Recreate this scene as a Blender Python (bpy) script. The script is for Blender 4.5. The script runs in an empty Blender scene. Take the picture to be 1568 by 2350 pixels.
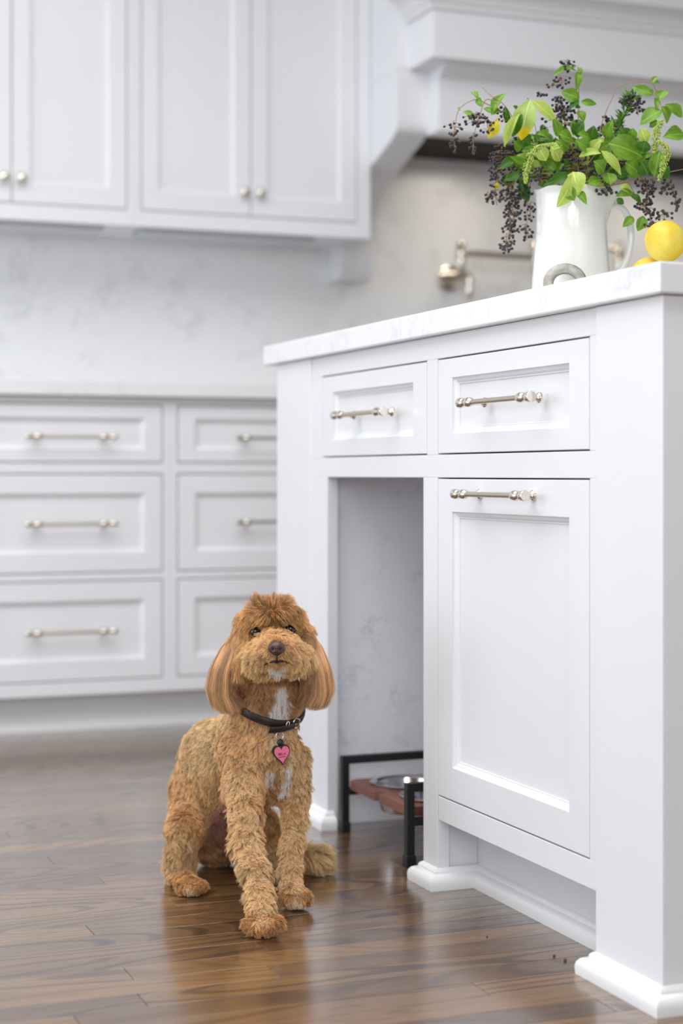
import bpy, bmesh, math, random
import numpy as np
from mathutils import Vector, Matrix, kdtree

SC = bpy.context.scene
COL = SC.collection
rng = np.random.default_rng(7)
random.seed(7)

# ------------------------------------------------------------------ camera
F_PX, CX, YH, CAM_H, YAW = 3900.0, 784.0, 1088.0, 0.656, math.radians(21.4)
cam_data = bpy.data.cameras.new('camera')
cam_data.sensor_fit = 'HORIZONTAL'
cam_data.sensor_width = 24.0
cam_data.lens = 24.0 * F_PX / 1568.0
cam_data.shift_y = -(1175.0 - YH) / 1568.0
cam_data.clip_start = 0.02
cam_data.dof.use_dof = True
cam_data.dof.focus_distance = 2.47
cam_data.dof.aperture_fstop = 2.7
cam = bpy.data.objects.new('camera', cam_data)
COL.objects.link(cam)
cam.location = (0, 0, CAM_H)
cam.rotation_euler = (math.pi / 2, 0, -YAW)
SC.camera = cam

# ------------------------------------------------------------------ world, daylight, exposure
world = bpy.data.worlds.new('sky')
SC.world = world
world.use_nodes = True
bg = world.node_tree.nodes['Background']
bg.inputs['Color'].default_value = (0.80, 0.88, 1.0, 1)
bg.inputs['Strength'].default_value = 0.45


def area_light(name, loc, rot, sx, sy, power, color):
    l = bpy.data.lights.new(name, 'AREA')
    l.shape = 'RECTANGLE'
    l.size, l.size_y, l.energy, l.color = sx, sy, power, color
    o = bpy.data.objects.new(name, l)
    COL.objects.link(o)
    o.location, o.rotation_euler = loc, rot
    return o


# garden-door daylight, plus rear and ceiling fill lamps added out of view
area_light('daylight_garden_doors', (-4.42, 2.7, 1.25), (0, -math.pi / 2, 0), 2.3, 4.2, 86, (0.80, 0.89, 1.0))
area_light('rear_fill', (-0.9, -2.32, 1.55), (math.pi / 2, 0, 0), 2.2, 1.3, 64, (0.87, 0.93, 1.0))  # added fill lamp behind the camera, set at the rear opening
area_light('ceiling_fill', (0.1, 2.0, 2.585), (0, 0, 0), 2.9, 2.8, 84, (0.97, 0.985, 1.0))  # added overhead fill lamp; the ceiling itself is closed
SC.view_settings.view_transform = 'Standard'
SC.view_settings.look = 'None'
SC.view_settings.exposure = 0.06
SC.view_settings.gamma = 1.0
SC.view_settings.use_curve_mapping = False
SC.cycles.adaptive_threshold = 0.018
SC.cycles.max_bounces = 7
SC.cycles.diffuse_bounces = 4
SC.cycles.glossy_bounces = 3
SC.cycles.transparent_max_bounces = 8


# ------------------------------------------------------------------ helpers
def srgb(r, g, b):
    f = lambda c: (c / 12.92 if c <= 0.04045 else ((c + 0.055) / 1.055) ** 2.4)
    return (f(r / 255), f(g / 255), f(b / 255), 1.0)


cs, sn = math.cos(YAW), math.sin(YAW)


def at(x, y, d):
    """Point measured in the photograph at depth d (metres along the view axis)."""
    u, v = (x - CX) / F_PX, -(y - YH) / F_PX
    return Vector(((u * cs + sn) * d, (-u * sn + cs) * d, CAM_H + v * d))


RIGHT = Vector((cs, -sn, 0))
DEPTH = Vector((sn, cs, 0))
UP = Vector((0, 0, 1))


def new_mat(name, color=(0.8, 0.8, 0.8, 1), rough=0.5, metal=0.0, spec=0.5, coat=0.0):
    m = bpy.data.materials.new(name)
    m.use_nodes = True
    b = m.node_tree.nodes['Principled BSDF']
    b.inputs['Base Color'].default_value = color
    b.inputs['Roughness'].default_value = rough
    b.inputs['Metallic'].default_value = metal
    b.inputs['Specular IOR Level'].default_value = spec
    b.inputs['Coat Weight'].default_value = coat
    return m


class NT:
    def __init__(self, mat):
        self.t = mat.node_tree
        self.b = self.t.nodes['Principled BSDF']

    def n(self, kind, **kw):
        nd = self.t.nodes.new(kind)
        for k, v in kw.items():
            if k in nd.inputs.keys():
                nd.inputs[k].default_value = v
            else:
                setattr(nd, k, v)
        return nd

    def l(self, a, b):
        self.t.links.new(a, b)

    def ramp(self, fac, stops):
        r = self.n('ShaderNodeValToRGB')
        e = r.color_ramp.elements
        while len(e) < len(stops):
            e.new(0.5)
        for i, (p, c) in enumerate(stops):
            e[i].position = p
            e[i].color = c
        self.l(fac, r.inputs['Fac'])
        return r.outputs['Color']

    def bump(self, h, strength=0.2, dist=0.001):
        bp = self.n('ShaderNodeBump')
        bp.inputs['Strength'].default_value = strength
        bp.inputs['Distance'].default_value = dist
        self.l(h, bp.inputs['Height'])
        self.l(bp.outputs['Normal'], self.b.inputs['Normal'])


def paint(name, color, rough=0.33):
    m = new_mat(name, color, rough, spec=0.4)
    t = NT(m)
    g = t.n('ShaderNodeNewGeometry')
    n2 = t.n('ShaderNodeTexNoise', Scale=3.0, Detail=0.0)
    t.l(g.outputs['Position'], n2.inputs['Vector'])
    c2 = tuple(c * 0.975 for c in color[:3]) + (1,)
    t.l(t.ramp(n2.outputs['Fac'], [(0.35, c2), (0.65, color)]), t.b.inputs['Base Color'])
    return m


def quartz(name, base, vein, scale=4.0, amount=0.5, rough=0.18):
    m = new_mat(name, base, rough, spec=0.5)
    t = NT(m)
    g = t.n('ShaderNodeNewGeometry')
    w = t.n('ShaderNodeTexNoise', Scale=scale, Detail=5.0, Roughness=0.6)
    t.l(g.outputs['Position'], w.inputs['Vector'])
    a = t.n('ShaderNodeVectorMath', operation='MULTIPLY_ADD')
    t.l(w.outputs['Color'], a.inputs[0])
    a.inputs[1].default_value = (0.35, 0.35, 0.35)
    t.l(g.outputs['Position'], a.inputs[2])
    v = t.n('ShaderNodeTexNoise', Scale=scale * 1.6, Detail=6.0, Roughness=0.65)
    t.l(a.outputs[0], v.inputs['Vector'])
    ln = t.n('ShaderNodeMath', operation='SUBTRACT')
    t.l(v.outputs['Fac'], ln.inputs[0])
    ln.inputs[1].default_value = 0.5
    ab = t.n('ShaderNodeMath', operation='ABSOLUTE')
    t.l(ln.outputs[0], ab.inputs[0])
    # veins only where a second, coarse noise allows it
    pt = t.n('ShaderNodeTexNoise', Scale=scale * 1.3, Detail=3.0)
    t.l(g.outputs['Position'], pt.inputs['Vector'])
    mk = t.ramp(pt.outputs['Fac'], [(0.50, (0, 0, 0, 1)), (0.66, (1, 1, 1, 1))])
    lv = t.ramp(ab.outputs[0], [(0.0, (1, 1, 1, 1)), (0.045, (0, 0, 0, 1))])
    mm = t.n('ShaderNodeMath', operation='MULTIPLY')
    t.l(mk, mm.inputs[0])
    t.l(lv, mm.inputs[1])
    m3 = t.n('ShaderNodeMath', operation='MULTIPLY')
    t.l(mm.outputs[0], m3.inputs[0])
    m3.inputs[1].default_value = amount
    mx = t.n('ShaderNodeMix', data_type='RGBA')
    t.l(m3.outputs[0], mx.inputs['Factor'])
    mx.inputs['A'].default_value = base
    mx.inputs['B'].default_value = vein
    t.l(mx.outputs['Result'], t.b.inputs['Base Color'])
    return m


def wood_floor(name):
    m = new_mat(name, (0.1, 0.06, 0.04, 1), 0.3, spec=0.5, coat=1.0)
    m.node_tree.nodes['Principled BSDF'].inputs['Coat Roughness'].default_value = 0.17
    t = NT(m)
    oi = t.n('ShaderNodeObjectInfo')
    g = t.n('ShaderNodeNewGeometry')
    sp = t.n('ShaderNodeSeparateXYZ')
    t.l(g.outputs['Position'], sp.inputs[0])

    def mad(a, mul, add_sock=None, addv=0.0, addmul=1.0):
        q = t.n('ShaderNodeMath', operation='MULTIPLY_ADD')
        t.l(a, q.inputs[0])
        q.inputs[1].default_value = mul
        if add_sock is not None:
            z = t.n('ShaderNodeMath', operation='MULTIPLY')
            t.l(add_sock, z.inputs[0])
            z.inputs[1].default_value = addmul
            t.l(z.outputs[0], q.inputs[2])
        else:
            q.inputs[2].default_value = addv
        return q.outputs[0]

    rnd = oi.outputs['Random']

    def vec(xm, ym, k):
        c = t.n('ShaderNodeCombineXYZ')
        t.l(mad(sp.outputs['X'], xm, rnd, addmul=37.0 * k), c.inputs[0])
        t.l(mad(sp.outputs['Y'], ym, rnd, addmul=11.0 * k), c.inputs[1])
        t.l(mad(rnd, 91.0 * k), c.inputs[2])
        return c.outputs[0]

    # growth-ring contours of a stretched noise make the cathedral figure
    n1 = t.n('ShaderNodeTexNoise', Scale=1.0, Detail=0.8, Roughness=0.4, Distortion=0.0)
    t.l(vec(1.25, 6.0, 0.02), n1.inputs['Vector'])
    rings = t.n('ShaderNodeMath', operation='SINE')
    t.l(mad(n1.outputs['Fac'], 135.0), rings.inputs[0])
    ringc = t.ramp(mad(rings.outputs[0], 0.5, addv=0.5), [(0.0, (0.18, 0.18, 0.18, 1)), (0.14, (0.45, 0.45, 0.45, 1)), (0.40, (0.92, 0.92, 0.92, 1)), (1.0, (0.84, 0.84, 0.84, 1))])
    # only some boards show a bold figure
    fr = t.n('ShaderNodeMath', operation='FRACT')
    t.l(mad(rnd, 7.31), fr.inputs[0])
    soft = t.n('ShaderNodeMix', data_type='RGBA')
    t.l(t.ramp(fr.outputs[0], [(0.0, (0.2, 0.2, 0.2, 1)), (0.5, (0.5, 0.5, 0.5, 1)), (1.0, (1.0, 1.0, 1.0, 1))]), soft.inputs['Factor'])
    soft.inputs['A'].default_value = (0.78, 0.78, 0.78, 1)
    t.l(ringc, soft.inputs['B'])
    ringc = soft.outputs['Result']
    # pores: fine dark streaks
    n2 = t.n('ShaderNodeTexNoise', Scale=1.0, Detail=3.0, Roughness=0.7)
    t.l(vec(7.0, 330.0, 1.7), n2.inputs['Vector'])
    pores = t.ramp(n2.outputs['Fac'], [(0.33, (0.25, 0.25, 0.25, 1)), (0.52, (1, 1, 1, 1))])
    n3 = t.n('ShaderNodeTexNoise', Scale=1.0, Detail=2.0)
    t.l(vec(2.0, 30.0, 2.3), n3.inputs['Vector'])
    # how strongly the rings show varies from board to board
    mul = t.n('ShaderNodeMix', data_type='RGBA', blend_type='MULTIPLY')
    mul.inputs['Factor'].default_value = 0.5
    t.l(ringc, mul.inputs['A'])
    t.l(pores, mul.inputs['B'])
    base = t.ramp(mul.outputs['Result'], [(0.0, WOOD[0]), (0.45, WOOD[1]), (1.0, WOOD[2])])
    tone = t.ramp(rnd, [(0.0, (0.60, 0.58, 0.58, 1)), (0.5, (0.98, 0.96, 0.93, 1)), (1.0, (1.45, 1.40, 1.28, 1))])
    m2 = t.n('ShaderNodeMix', data_type='RGBA', blend_type='MULTIPLY')
    m2.inputs['Factor'].default_value = 1.0
    t.l(base, m2.inputs['A'])
    t.l(tone, m2.inputs['B'])
    m3 = t.n('ShaderNodeMix', data_type='RGBA', blend_type='MULTIPLY')
    m3.inputs['Factor'].default_value = 0.28
    t.l(m2.outputs['Result'], m3.inputs['A'])
    t.l(t.ramp(n3.outputs['Fac'], [(0.3, (0.6, 0.6, 0.6, 1)), (0.7, (1.25, 1.22, 1.15, 1))]), m3.inputs['B'])
    t.l(m3.outputs['Result'], t.b.inputs['Base Color'])
    t.l(t.ramp(mul.outputs['Result'], [(0.0, (0.36, 0.36, 0.36, 1)), (1.0, (0.25, 0.25, 0.25, 1))]), t.b.inputs['Roughness'])
    t.bump(mul.outputs['Result'], 0.05, 0.0004)
    return m


WOOD = [srgb(37, 26, 17), srgb(86, 62, 40), srgb(130, 97, 62)]
WHITE = srgb(236, 236, 239)
M = {}
M['paint'] = paint('white_cabinet_paint', WHITE)
M['trim'] = paint('white_trim_paint', srgb(240, 240, 240), 0.28)
M['wall'] = paint('wall_paint', srgb(235, 235, 233), 0.6)
M['ceiling'] = paint('ceiling_paint', srgb(240, 240, 238), 0.8)
M['quartz'] = quartz('white_quartz', srgb(236, 236, 238), srgb(185, 187, 194), 6.0, 0.3)
M['splash'] = quartz('grey_veined_quartz', srgb(243, 243, 243), srgb(165, 168, 174), 11.0, 0.45, 0.25)
M['niche'] = quartz('niche_quartz', srgb(245, 245, 250), srgb(165, 168, 186), 9.0, 0.5, 0.22)
M['nickel'] = new_mat('polished_nickel', srgb(225, 218, 205), 0.12, 1.0)
M['brushed'] = new_mat('brushed_nickel', srgb(200, 192, 175), 0.3, 1.0)
M['steel'] = new_mat('stainless_steel', srgb(215, 215, 215), 0.16, 1.0)
M['black_metal'] = new_mat('black_powder_coat', srgb(22, 23, 25), 0.45)
M['dark_insert'] = new_mat('dark_hood_liner', srgb(46, 42, 39), 0.75, 0.0, spec=0.12)
M['floor'] = wood_floor('stained_oak')
M['grille'] = new_mat('light_fixture', srgb(205, 207, 212), 0.5)


def add_noise_tint(mat, scale, c0, c1, stretch=(1, 1, 1), bump=0.0):
    t = NT(mat)
    g = t.n('ShaderNodeTexCoord')
    mp = t.n('ShaderNodeMapping')
    mp.inputs['Scale'].default_value = stretch
    t.l(g.outputs['Object'], mp.inputs[0])
    ns = t.n('ShaderNodeTexNoise', Scale=scale, Detail=4.0)
    t.l(mp.outputs[0], ns.inputs['Vector'])
    t.l(t.ramp(ns.outputs['Fac'], [(0.35, c0), (0.65, c1)]), t.b.inputs['Base Color'])
    if bump:
        t.bump(ns.outputs['Fac'], bump, 0.001)
    return mat


M['board'] = add_noise_tint(new_mat('red_brown_board', srgb(120, 70, 52), 0.4), 14, srgb(98, 54, 40), srgb(146, 92, 70), (1, 0.15, 1), 0.1)


# ------------------------------------------------------------------ mesh helpers
def link(o, parent=None):
    COL.objects.link(o)
    if parent is not None:
        o.parent = parent
        if parent.type == 'EMPTY':
            o.matrix_parent_inverse = Matrix.Translation(-Vector(parent.location))
    return o


def tag(o, label=None, cat=None, group=None, kind=None):
    if label:
        o['label'] = label
    if cat:
        o['category'] = cat
    if group:
        o['group'] = group
    if kind:
        o['kind'] = kind
    return o


def thing(name, loc, label, cat, group=None):
    o = bpy.data.objects.new(name, None)
    o.empty_display_size = 0.05
    COL.objects.link(o)
    o.location = loc
    return tag(o, label, cat, group)


def from_data(name, verts, faces, mat, parent=None, smooth=False):
    me = bpy.data.meshes.new(name)
    me.from_pydata([tuple(v) for v in verts], [], faces)
    me.validate()
    if smooth:
        me.polygons.foreach_set('use_smooth', [True] * len(me.polygons))
    o = bpy.data.objects.new(name, me)
    me.materials.append(mat)
    return link(o, parent)


def from_bm(name, bm, mat, parent=None, smooth=False, angle=None):
    bmesh.ops.recalc_face_normals(bm, faces=bm.faces)
    me = bpy.data.meshes.new(name)
    bm.to_mesh(me)
    bm.free()
    if smooth:
        me.polygons.foreach_set('use_smooth', [True] * len(me.polygons))
        if angle is not None:
            me.set_sharp_from_angle(angle=math.radians(angle))
    o = bpy.data.objects.new(name, me)
    me.materials.append(mat)
    return link(o, parent)


def bm_box(bm, x0, x1, y0, y1, z0, z1, bev=0.0):
    n0 = len(bm.verts)
    r = bmesh.ops.create_cube(bm, size=1.0)
    vs = r['verts']
    for v in vs:
        v.co = ((x0 + x1) / 2 + v.co.x * (x1 - x0), (y0 + y1) / 2 + v.co.y * (y1 - y0), (z0 + z1) / 2 + v.co.z * (z1 - z0))
    if bev:
        es = list({e for v in vs for e in v.link_edges})
        bmesh.ops.bevel(bm, geom=es, offset=bev, segments=2, profile=0.5, affect='EDGES')


def box(name, x0, x1, y0, y1, z0, z1, mat, parent=None, bev=0.0015):
    bm = bmesh.new()
    bm_box(bm, x0, x1, y0, y1, z0, z1, bev)
    return from_bm(name, bm, mat, parent)


def bm_lathe(bm, profile, origin, axis, seg=24):
    """profile: list of (distance along the axis, radius)."""
    ax = Vector(axis).normalized()
    e1 = ax.orthogonal().normalized()
    e2 = ax.cross(e1)
    O = Vector(origin)
    rings = []
    for (h, r) in profile:
        if r < 1e-6:
            rings.append([bm.verts.new(O + ax * h)])
        else:
            rings.append([bm.verts.new(O + ax * h + (e1 * math.cos(2 * math.pi * k / seg) + e2 * math.sin(2 * math.pi * k / seg)) * r) for k in range(seg)])
    for a, b in zip(rings[:-1], rings[1:]):
        for k in range(seg):
            k2 = (k + 1) % seg
            if len(a) == 1 and len(b) == 1:
                continue
            if len(a) == 1:
                bm.faces.new((a[0], b[k], b[k2]))
            elif len(b) == 1:
                bm.faces.new((a[k], a[k2], b[0]))
            else:
                bm.faces.new((a[k], a[k2], b[k2], b[k]))
    for rg, fl in ((rings[0], True), (rings[-1], False)):
        if len(rg) > 1:
            bm.faces.new(rg if fl else rg[::-1])


def bm_tube(bm, pts, radii, seg=10, closed=False, cap=True):
    P = [Vector(p) for p in pts]
    n = len(P)
    if not hasattr(radii, '__len__'):
        radii = [radii] * n
    rings = []
    nrm = None
    for i in range(n):
        if closed:
            tg = (P[(i + 1) % n] - P[i - 1]).normalized()
        else:
            tg = (P[min(i + 1, n - 1)] - P[max(i - 1, 0)]).normalized()
        if nrm is None:
            nrm = tg.orthogonal().normalized()
        nrm = (nrm - tg * nrm.dot(tg))
        nrm = nrm.normalized() if nrm.length > 1e-9 else tg.orthogonal().normalized()
        bn = tg.cross(nrm)
        rings.append([bm.verts.new(P[i] + (nrm * math.cos(2 * math.pi * k / seg) + bn * math.sin(2 * math.pi * k / seg)) * radii[i]) for k in range(seg)])
    m = n if closed else n - 1
    for i in range(m):
        a, b = rings[i], rings[(i + 1) % n]
        for k in range(seg):
            k2 = (k + 1) % seg
            bm.faces.new((a[k], a[k2], b[k2], b[k]))
    if cap and not closed:
        bm.faces.new(rings[0][::-1])
        bm.faces.new(rings[-1])


def bm_sphere(bm, c, r, sub=2, scale=(1, 1, 1)):
    res = bmesh.ops.create_icosphere(bm, subdivisions=sub, radius=r)
    for v in res['verts']:
        v.co = Vector((v.co.x * scale[0], v.co.y * scale[1], v.co.z * scale[2])) + Vector(c)


def bm_prism(bm, poly, fn, n0, n1):
    """Extrude polygon poly (list of (a, b)) between n0 and n1; fn(a, b, n) -> xyz."""
    A = [bm.verts.new(fn(a, b, n0)) for a, b in poly]
    B = [bm.verts.new(fn(a, b, n1)) for a, b in poly]
    k = len(poly)
    for i in range(k):
        j = (i + 1) % k
        bm.faces.new((A[i], A[j], B[j], B[i]))
    bm.faces.new(A[::-1])
    bm.faces.new(B)


def catmull(pts, n=8):
    P = [Vector(p) for p in pts]
    P = [P[0] * 2 - P[1]] + P + [P[-1] * 2 - P[-2]]
    out = []
    for i in range(1, len(P) - 2):
        for k in range(n):
            t = k / n
            a, b, c, d = P[i - 1], P[i], P[i + 1], P[i + 2]
            out.append(0.5 * ((2 * b) + (c - a) * t + (2 * a - 5 * b + 4 * c - d) * t * t + (3 * b - a - 3 * c + d) * t ** 3))
    out.append(P[-2])
    return out
# ================================================================== SETTING
def struct(o):
    o['kind'] = 'structure'
    return o


fl = struct(box('floor', -4.5, 4.2, -2.4, 4.87, -0.06, -0.0015, M['floor'], None, 0))
fl['label'] = 'dark stained oak strip floor'


def floor_planks():
    w, gap = 0.0572, 0.0006
    y = 1.35
    r = random.Random(11)
    row = 0
    while y < 4.38:
        x = -0.75 - r.random() * 0.8
        if 1.36 < y:
            while x < 2.05:
                L = r.uniform(0.55, 1.55)
                x1 = x + L
                if x1 > -0.6:
                    bm = bmesh.new()
                    b = 0.0005
                    a0, a1, c0, c1 = x + gap / 2, x1 - gap / 2, y + gap / 2, y + w - gap / 2
                    lo = [bm.verts.new(p) for p in ((a0, c0, -0.012), (a1, c0, -0.012), (a1, c1, -0.012), (a0, c1, -0.012))]
                    md = [bm.verts.new(p) for p in ((a0, c0, -b), (a1, c0, -b), (a1, c1, -b), (a0, c1, -b))]
                    hi = [bm.verts.new(p) for p in ((a0 + b, c0 + b, 0), (a1 - b, c0 + b, 0), (a1 - b, c1 - b, 0), (a0 + b, c1 - b, 0))]
                    for A, B in ((lo, md), (md, hi)):
                        for k in range(4):
                            bm.faces.new((A[k], A[(k + 1) % 4], B[(k + 1) % 4], B[k]))
                    bm.faces.new(hi)
                    from_bm('plank', bm, M['floor'], fl)
                x = x1
        y += w
        row += 1


floor_planks()
struct(box('ceiling', -4.6, 4.3, -2.5, 4.95, 2.6, 2.7, M['ceiling'], None, 0))
struct(box('wall_back', -4.6, 4.3, 4.87, 4.97, -0.06, 2.6, M['wall'], None, 0))
struct(box('wall_right', 4.2, 4.3, -2.4, 4.87, -0.06, 2.6, M['wall'], None, 0))


def wall_with_opening(name, fn, a0, a1, o0, o1, z0, z1, t0, t1):
    bm = bmesh.new()
    for (p0, p1, q0, q1) in ((a0, o0, -0.06, 2.6), (o1, a1, -0.06, 2.6), (o0, o1, -0.06, z0), (o0, o1, z1, 2.6)):
        x0, y0, _ = fn(p0, t0)
        x1, y1, _ = fn(p1, t1)
        bm_box(bm, min(x0, x1), max(x0, x1), min(y0, y1), max(y0, y1), q0, q1)
    return struct(from_bm(name, bm, M['wall']))


wall_with_opening('wall_left', lambda a, t: (t, a, 0), -2.4, 4.87, 0.55, 4.85, 0.08, 2.42, -4.6, -4.5)
wall_with_opening('wall_front', lambda a, t: (a, t, 0), -4.5, 4.2, -2.05, 0.65, 0.88, 2.22, -2.5, -2.4)
for i, (y0, y1) in enumerate(((0.55, 1.98), (1.98, 3.41), (3.41, 4.85))):
    bm = bmesh.new()
    for (p0, p1, q0, q1) in ((y0, y0 + 0.05, 0.08, 2.42), (y1 - 0.05, y1, 0.08, 2.42), (y0 + 0.05, y1 - 0.05, 0.08, 0.14), (y0 + 0.05, y1 - 0.05, 2.36, 2.42)):
        bm_box(bm, -4.57, -4.53, p0, p1, q0, q1)
    struct(from_bm('window_%d' % (i + 1), bm, M['trim']))

# quartz backsplash covering the wall behind the counter
sp_ = box('backsplash', -0.9, 3.9, 4.85, 4.8695, 0.87, 1.70, M['splash'], None, 0)
tag(sp_, 'pale grey veined quartz backsplash between counter and wall cabinets', 'backsplash')


# ------------------------------------------------------------------ cabinet fronts
def front_panel(name, fn, a0, a1, b0, b1, ia, ib, parent, mat=None, thick=0.019):
    """Inset cabinet front: flat frame, moulded step and recessed panel. fn(a, b, n): n outward."""
    mat = mat or M['paint']
    rings = [(0, 0, -thick), (0, 0, -0.0008), (0.0008, 0.0008, 0), (ia, ib, 0), (ia, ib, -0.0028), (ia + 0.0012, ib + 0.0012, -0.0028), (ia + 0.002, ib + 0.002, -0.0040),
             (ia + 0.0055, ib + 0.0055, -0.0052), (ia + 0.0085, ib + 0.0085, -0.0078), (ia + 0.0100, ib + 0.0100, -0.0078), (ia + 0.0104, ib + 0.0104, -0.0098)]
    bm = bmesh.new()
    R = []
    for (ea, eb, n) in rings:
        R.append([bm.verts.new(fn(*p)) for p in ((a0 + ea, b0 + eb, n), (a1 - ea, b0 + eb, n), (a1 - ea, b1 - eb, n), (a0 + ea, b1 - eb, n))])
    for A, B in zip(R[:-1], R[1:]):
        for k in range(4):
            bm.faces.new((A[k], A[(k + 1) % 4], B[(k + 1) % 4], B[k]))
    bm.faces.new(R[0][::-1])
    o = from_bm(name, bm, mat, parent)
    # centre panel
    e = 0.0100
    bm = bmesh.new()
    bm_prism(bm, [(a0 + ia + e, b0 + ib + e), (a1 - ia - e, b0 + ib + e), (a1 - ia - e, b1 - ib - e), (a0 + ia + e, b1 - ib - e)], fn, -0.0098, -0.0150)
    from_bm('panel', bm, mat, o)
    return o


def pull_mesh():
    """Turned bar pull, bar along local x, standing off along -y (base at y = 0)."""
    bm = bmesh.new()
    s = 0.029
    half = [(0.0, 0.0039), (0.072, 0.0039), (0.0725, 0.0047), (0.0745, 0.0050), (0.0765, 0.0064), (0.081, 0.0074), (0.086, 0.0075), (0.0905, 0.0067), (0.0935, 0.0050), (0.0955, 0.0044),
            (0.0985, 0.0046), (0.101, 0.0058), (0.1035, 0.0072), (0.1065, 0.0076), (0.1135, 0.0079), (0.1148, 0.0077), (0.1155, 0.0072)]
    for sg in (-1, 1):
        bm_lathe(bm, half, (0, -s, 0), (sg, 0, 0), 24)
        bm_lathe(bm, [(-0.0005, 0.0078), (0.0025, 0.0078), (0.0035, 0.0070), (0.006, 0.0050), (0.012, 0.0044), (0.029, 0.0046)], (sg * 0.0855, 0, 0), (0, -1, 0), 20)
    bmesh.ops.recalc_face_normals(bm, faces=bm.faces)
    me = bpy.data.meshes.new('pull')
    bm.to_mesh(me)
    bm.free()
    me.polygons.foreach_set('use_smooth', [True] * len(me.polygons))
    me.set_sharp_from_angle(angle=math.radians(50))
    me.materials.append(M['nickel'])
    me.materials.append(M['brushed'])
    for p in me.polygons:
        c = p.center
        if abs(c.x) < 0.0722:
            p.material_index = 1
    return me


PULL = pull_mesh()


def pull(loc, rz, parent):
    o = bpy.data.objects.new('bar_pull', PULL)
    link(o, parent)
    o.location = loc
    o.rotation_euler = (0, 0, rz)
    o['label'] = 'polished nickel bar pull with turned ends'
    return o


def sweep(name, path, profile, mat, parent, closed_path=False):
    """Sweep profile [(outward, z)] along the XY path; outward is to the right of travel."""
    n = len(path)
    bm = bmesh.new()
    rings = []
    for i, (x, y) in enumerate(path):
        def nr(p, q):
            dx, dy = q[0] - p[0], q[1] - p[1]
            L = math.hypot(dx, dy)
            return (dy / L, -dx / L)
        ns = []
        if i > 0:
            ns.append(nr(path[i - 1], path[i]))
        if i < n - 1:
            ns.append(nr(path[i], path[i + 1]))
        if len(ns) == 2:
            d = 1 + ns[0][0] * ns[1][0] + ns[0][1] * ns[1][1]
            m = ((ns[0][0] + ns[1][0]) / d, (ns[0][1] + ns[1][1]) / d)
        else:
            m = ns[0]
        rings.append([bm.verts.new((x + m[0] * o, y + m[1] * o, z)) for o, z in profile])
    k = len(profile)
    for A, B in zip(rings[:-1], rings[1:]):
        for j in range(k):
            bm.faces.new((A[j], A[(j + 1) % k], B[(j + 1) % k], B[j]))
    bm.faces.new(rings[0])
    bm.faces.new(rings[-1][::-1])
    return from_bm(name, bm, mat, parent, smooth=True, angle=28)


SHOE = [(0, 0.0), (0.0195, 0.0), (0.0200, 0.0105), (0.0185, 0.0160), (0.0150, 0.0205), (0.0105, 0.0228), (0.0065, 0.0236), (0.0065, 0.0262), (0.0048, 0.0290), (0.0020, 0.0312), (0, 0.0320)]

# ================================================================== ISLAND
XF, XP = 1.124, 1.120          # face-frame plane and the slightly prouder posts
isl = thing('kitchen_island', (1.124, 1.79, 0), 'white painted kitchen island with drawers and an open dog feeding niche', 'kitchen island')
fX = lambda a, b, n: (XF - n, a, b)
ZT = 0.8748
box('post', XP, 1.285, 1.7855, 1.9475, 0, ZT, M['paint'], isl)
box('post', XP, 1.285, 3.020, 3.212, 0, ZT, M['paint'], isl)
bm = bmesh.new()
for (y0, y1, z0, z1) in ((1.9475, 3.020, 0.8385, ZT),            # top rail
                         (1.9475, 3.020, 0.6505, 0.6865),        # middle rail
                         (1.9475, 2.4475, 0.1090, 0.1465),       # bottom rail under the door
                         (1.9475, 1.9695, 0.1465, 0.6505), (1.9475, 1.9695, 0.6865, 0.8385),
                         (2.4515, 2.4915, 0.0, 0.6505), (2.4515, 2.4915, 0.6865, 0.8385),
                         (2.4915, 2.5060, 0.0, 0.6505),
                         (2.9400, 3.020, 0.0, 0.6505), (2.9660, 3.020, 0.6865, 0.8385)):
    bm_box(bm, XF, XF + 0.021, y0, y1, z0, z1, 0.0008)
from_bm('face_frame', bm, M['paint'], isl)
# carcass behind the frame (dark seams come from its depth)
bm = bmesh.new()
bm_box(bm, XF + 0.045, 1.98, 1.93, 2.4895, 0.105, ZT - 0.002)
bm_box(bm, XF + 0.045, 1.98, 2.4895, 3.02, 0.657, ZT - 0.002)
bm_box(bm, 1.74, 1.98, 2.4895, 3.02, 0.0, 0.657)
bm_box(bm, XF + 0.021, 1.98, 2.971 + 0.02, 3.19, 0.0, 0.657)
from_bm('carcass', bm, M['paint'], isl)
box('end_panel', 1.285, 1.98, 1.797, 1.93, 0, ZT, M['paint'], isl)
box('end_panel', 1.285, 1.98, 3.19, 3.205, 0, ZT, M['paint'], isl)
# quartz lining of the niche
box('niche_side_slab', XF + 0.0215, 1.74, 2.9705, 2.9905, 0, 0.656, M['niche'], isl, 0)
box('niche_side_slab', XF + 0.0215, 1.74, 2.4900, 2.5050, 0, 0.656, M['niche'], isl, 0)
box('niche_back_slab', 1.72, 1.7395, 2.5055, 2.970, 0, 0.656, M['niche'], isl, 0)
box('niche_top_slab', XF + 0.0215, 1.72, 2.5055, 2.970, 0.6506, 0.6566, M['niche'], isl, 0)
# toe kick below the door, with the side of the stile returning to it
box('toe_kick', 1.197, 1.215, 1.93, 2.4895, 0, 0.112, M['paint'], isl, 0)
box('stile_return', XF + 0.023, 1.1965, 2.4560, 2.4895, 0, 0.150, M['paint'], isl, 0)
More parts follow.
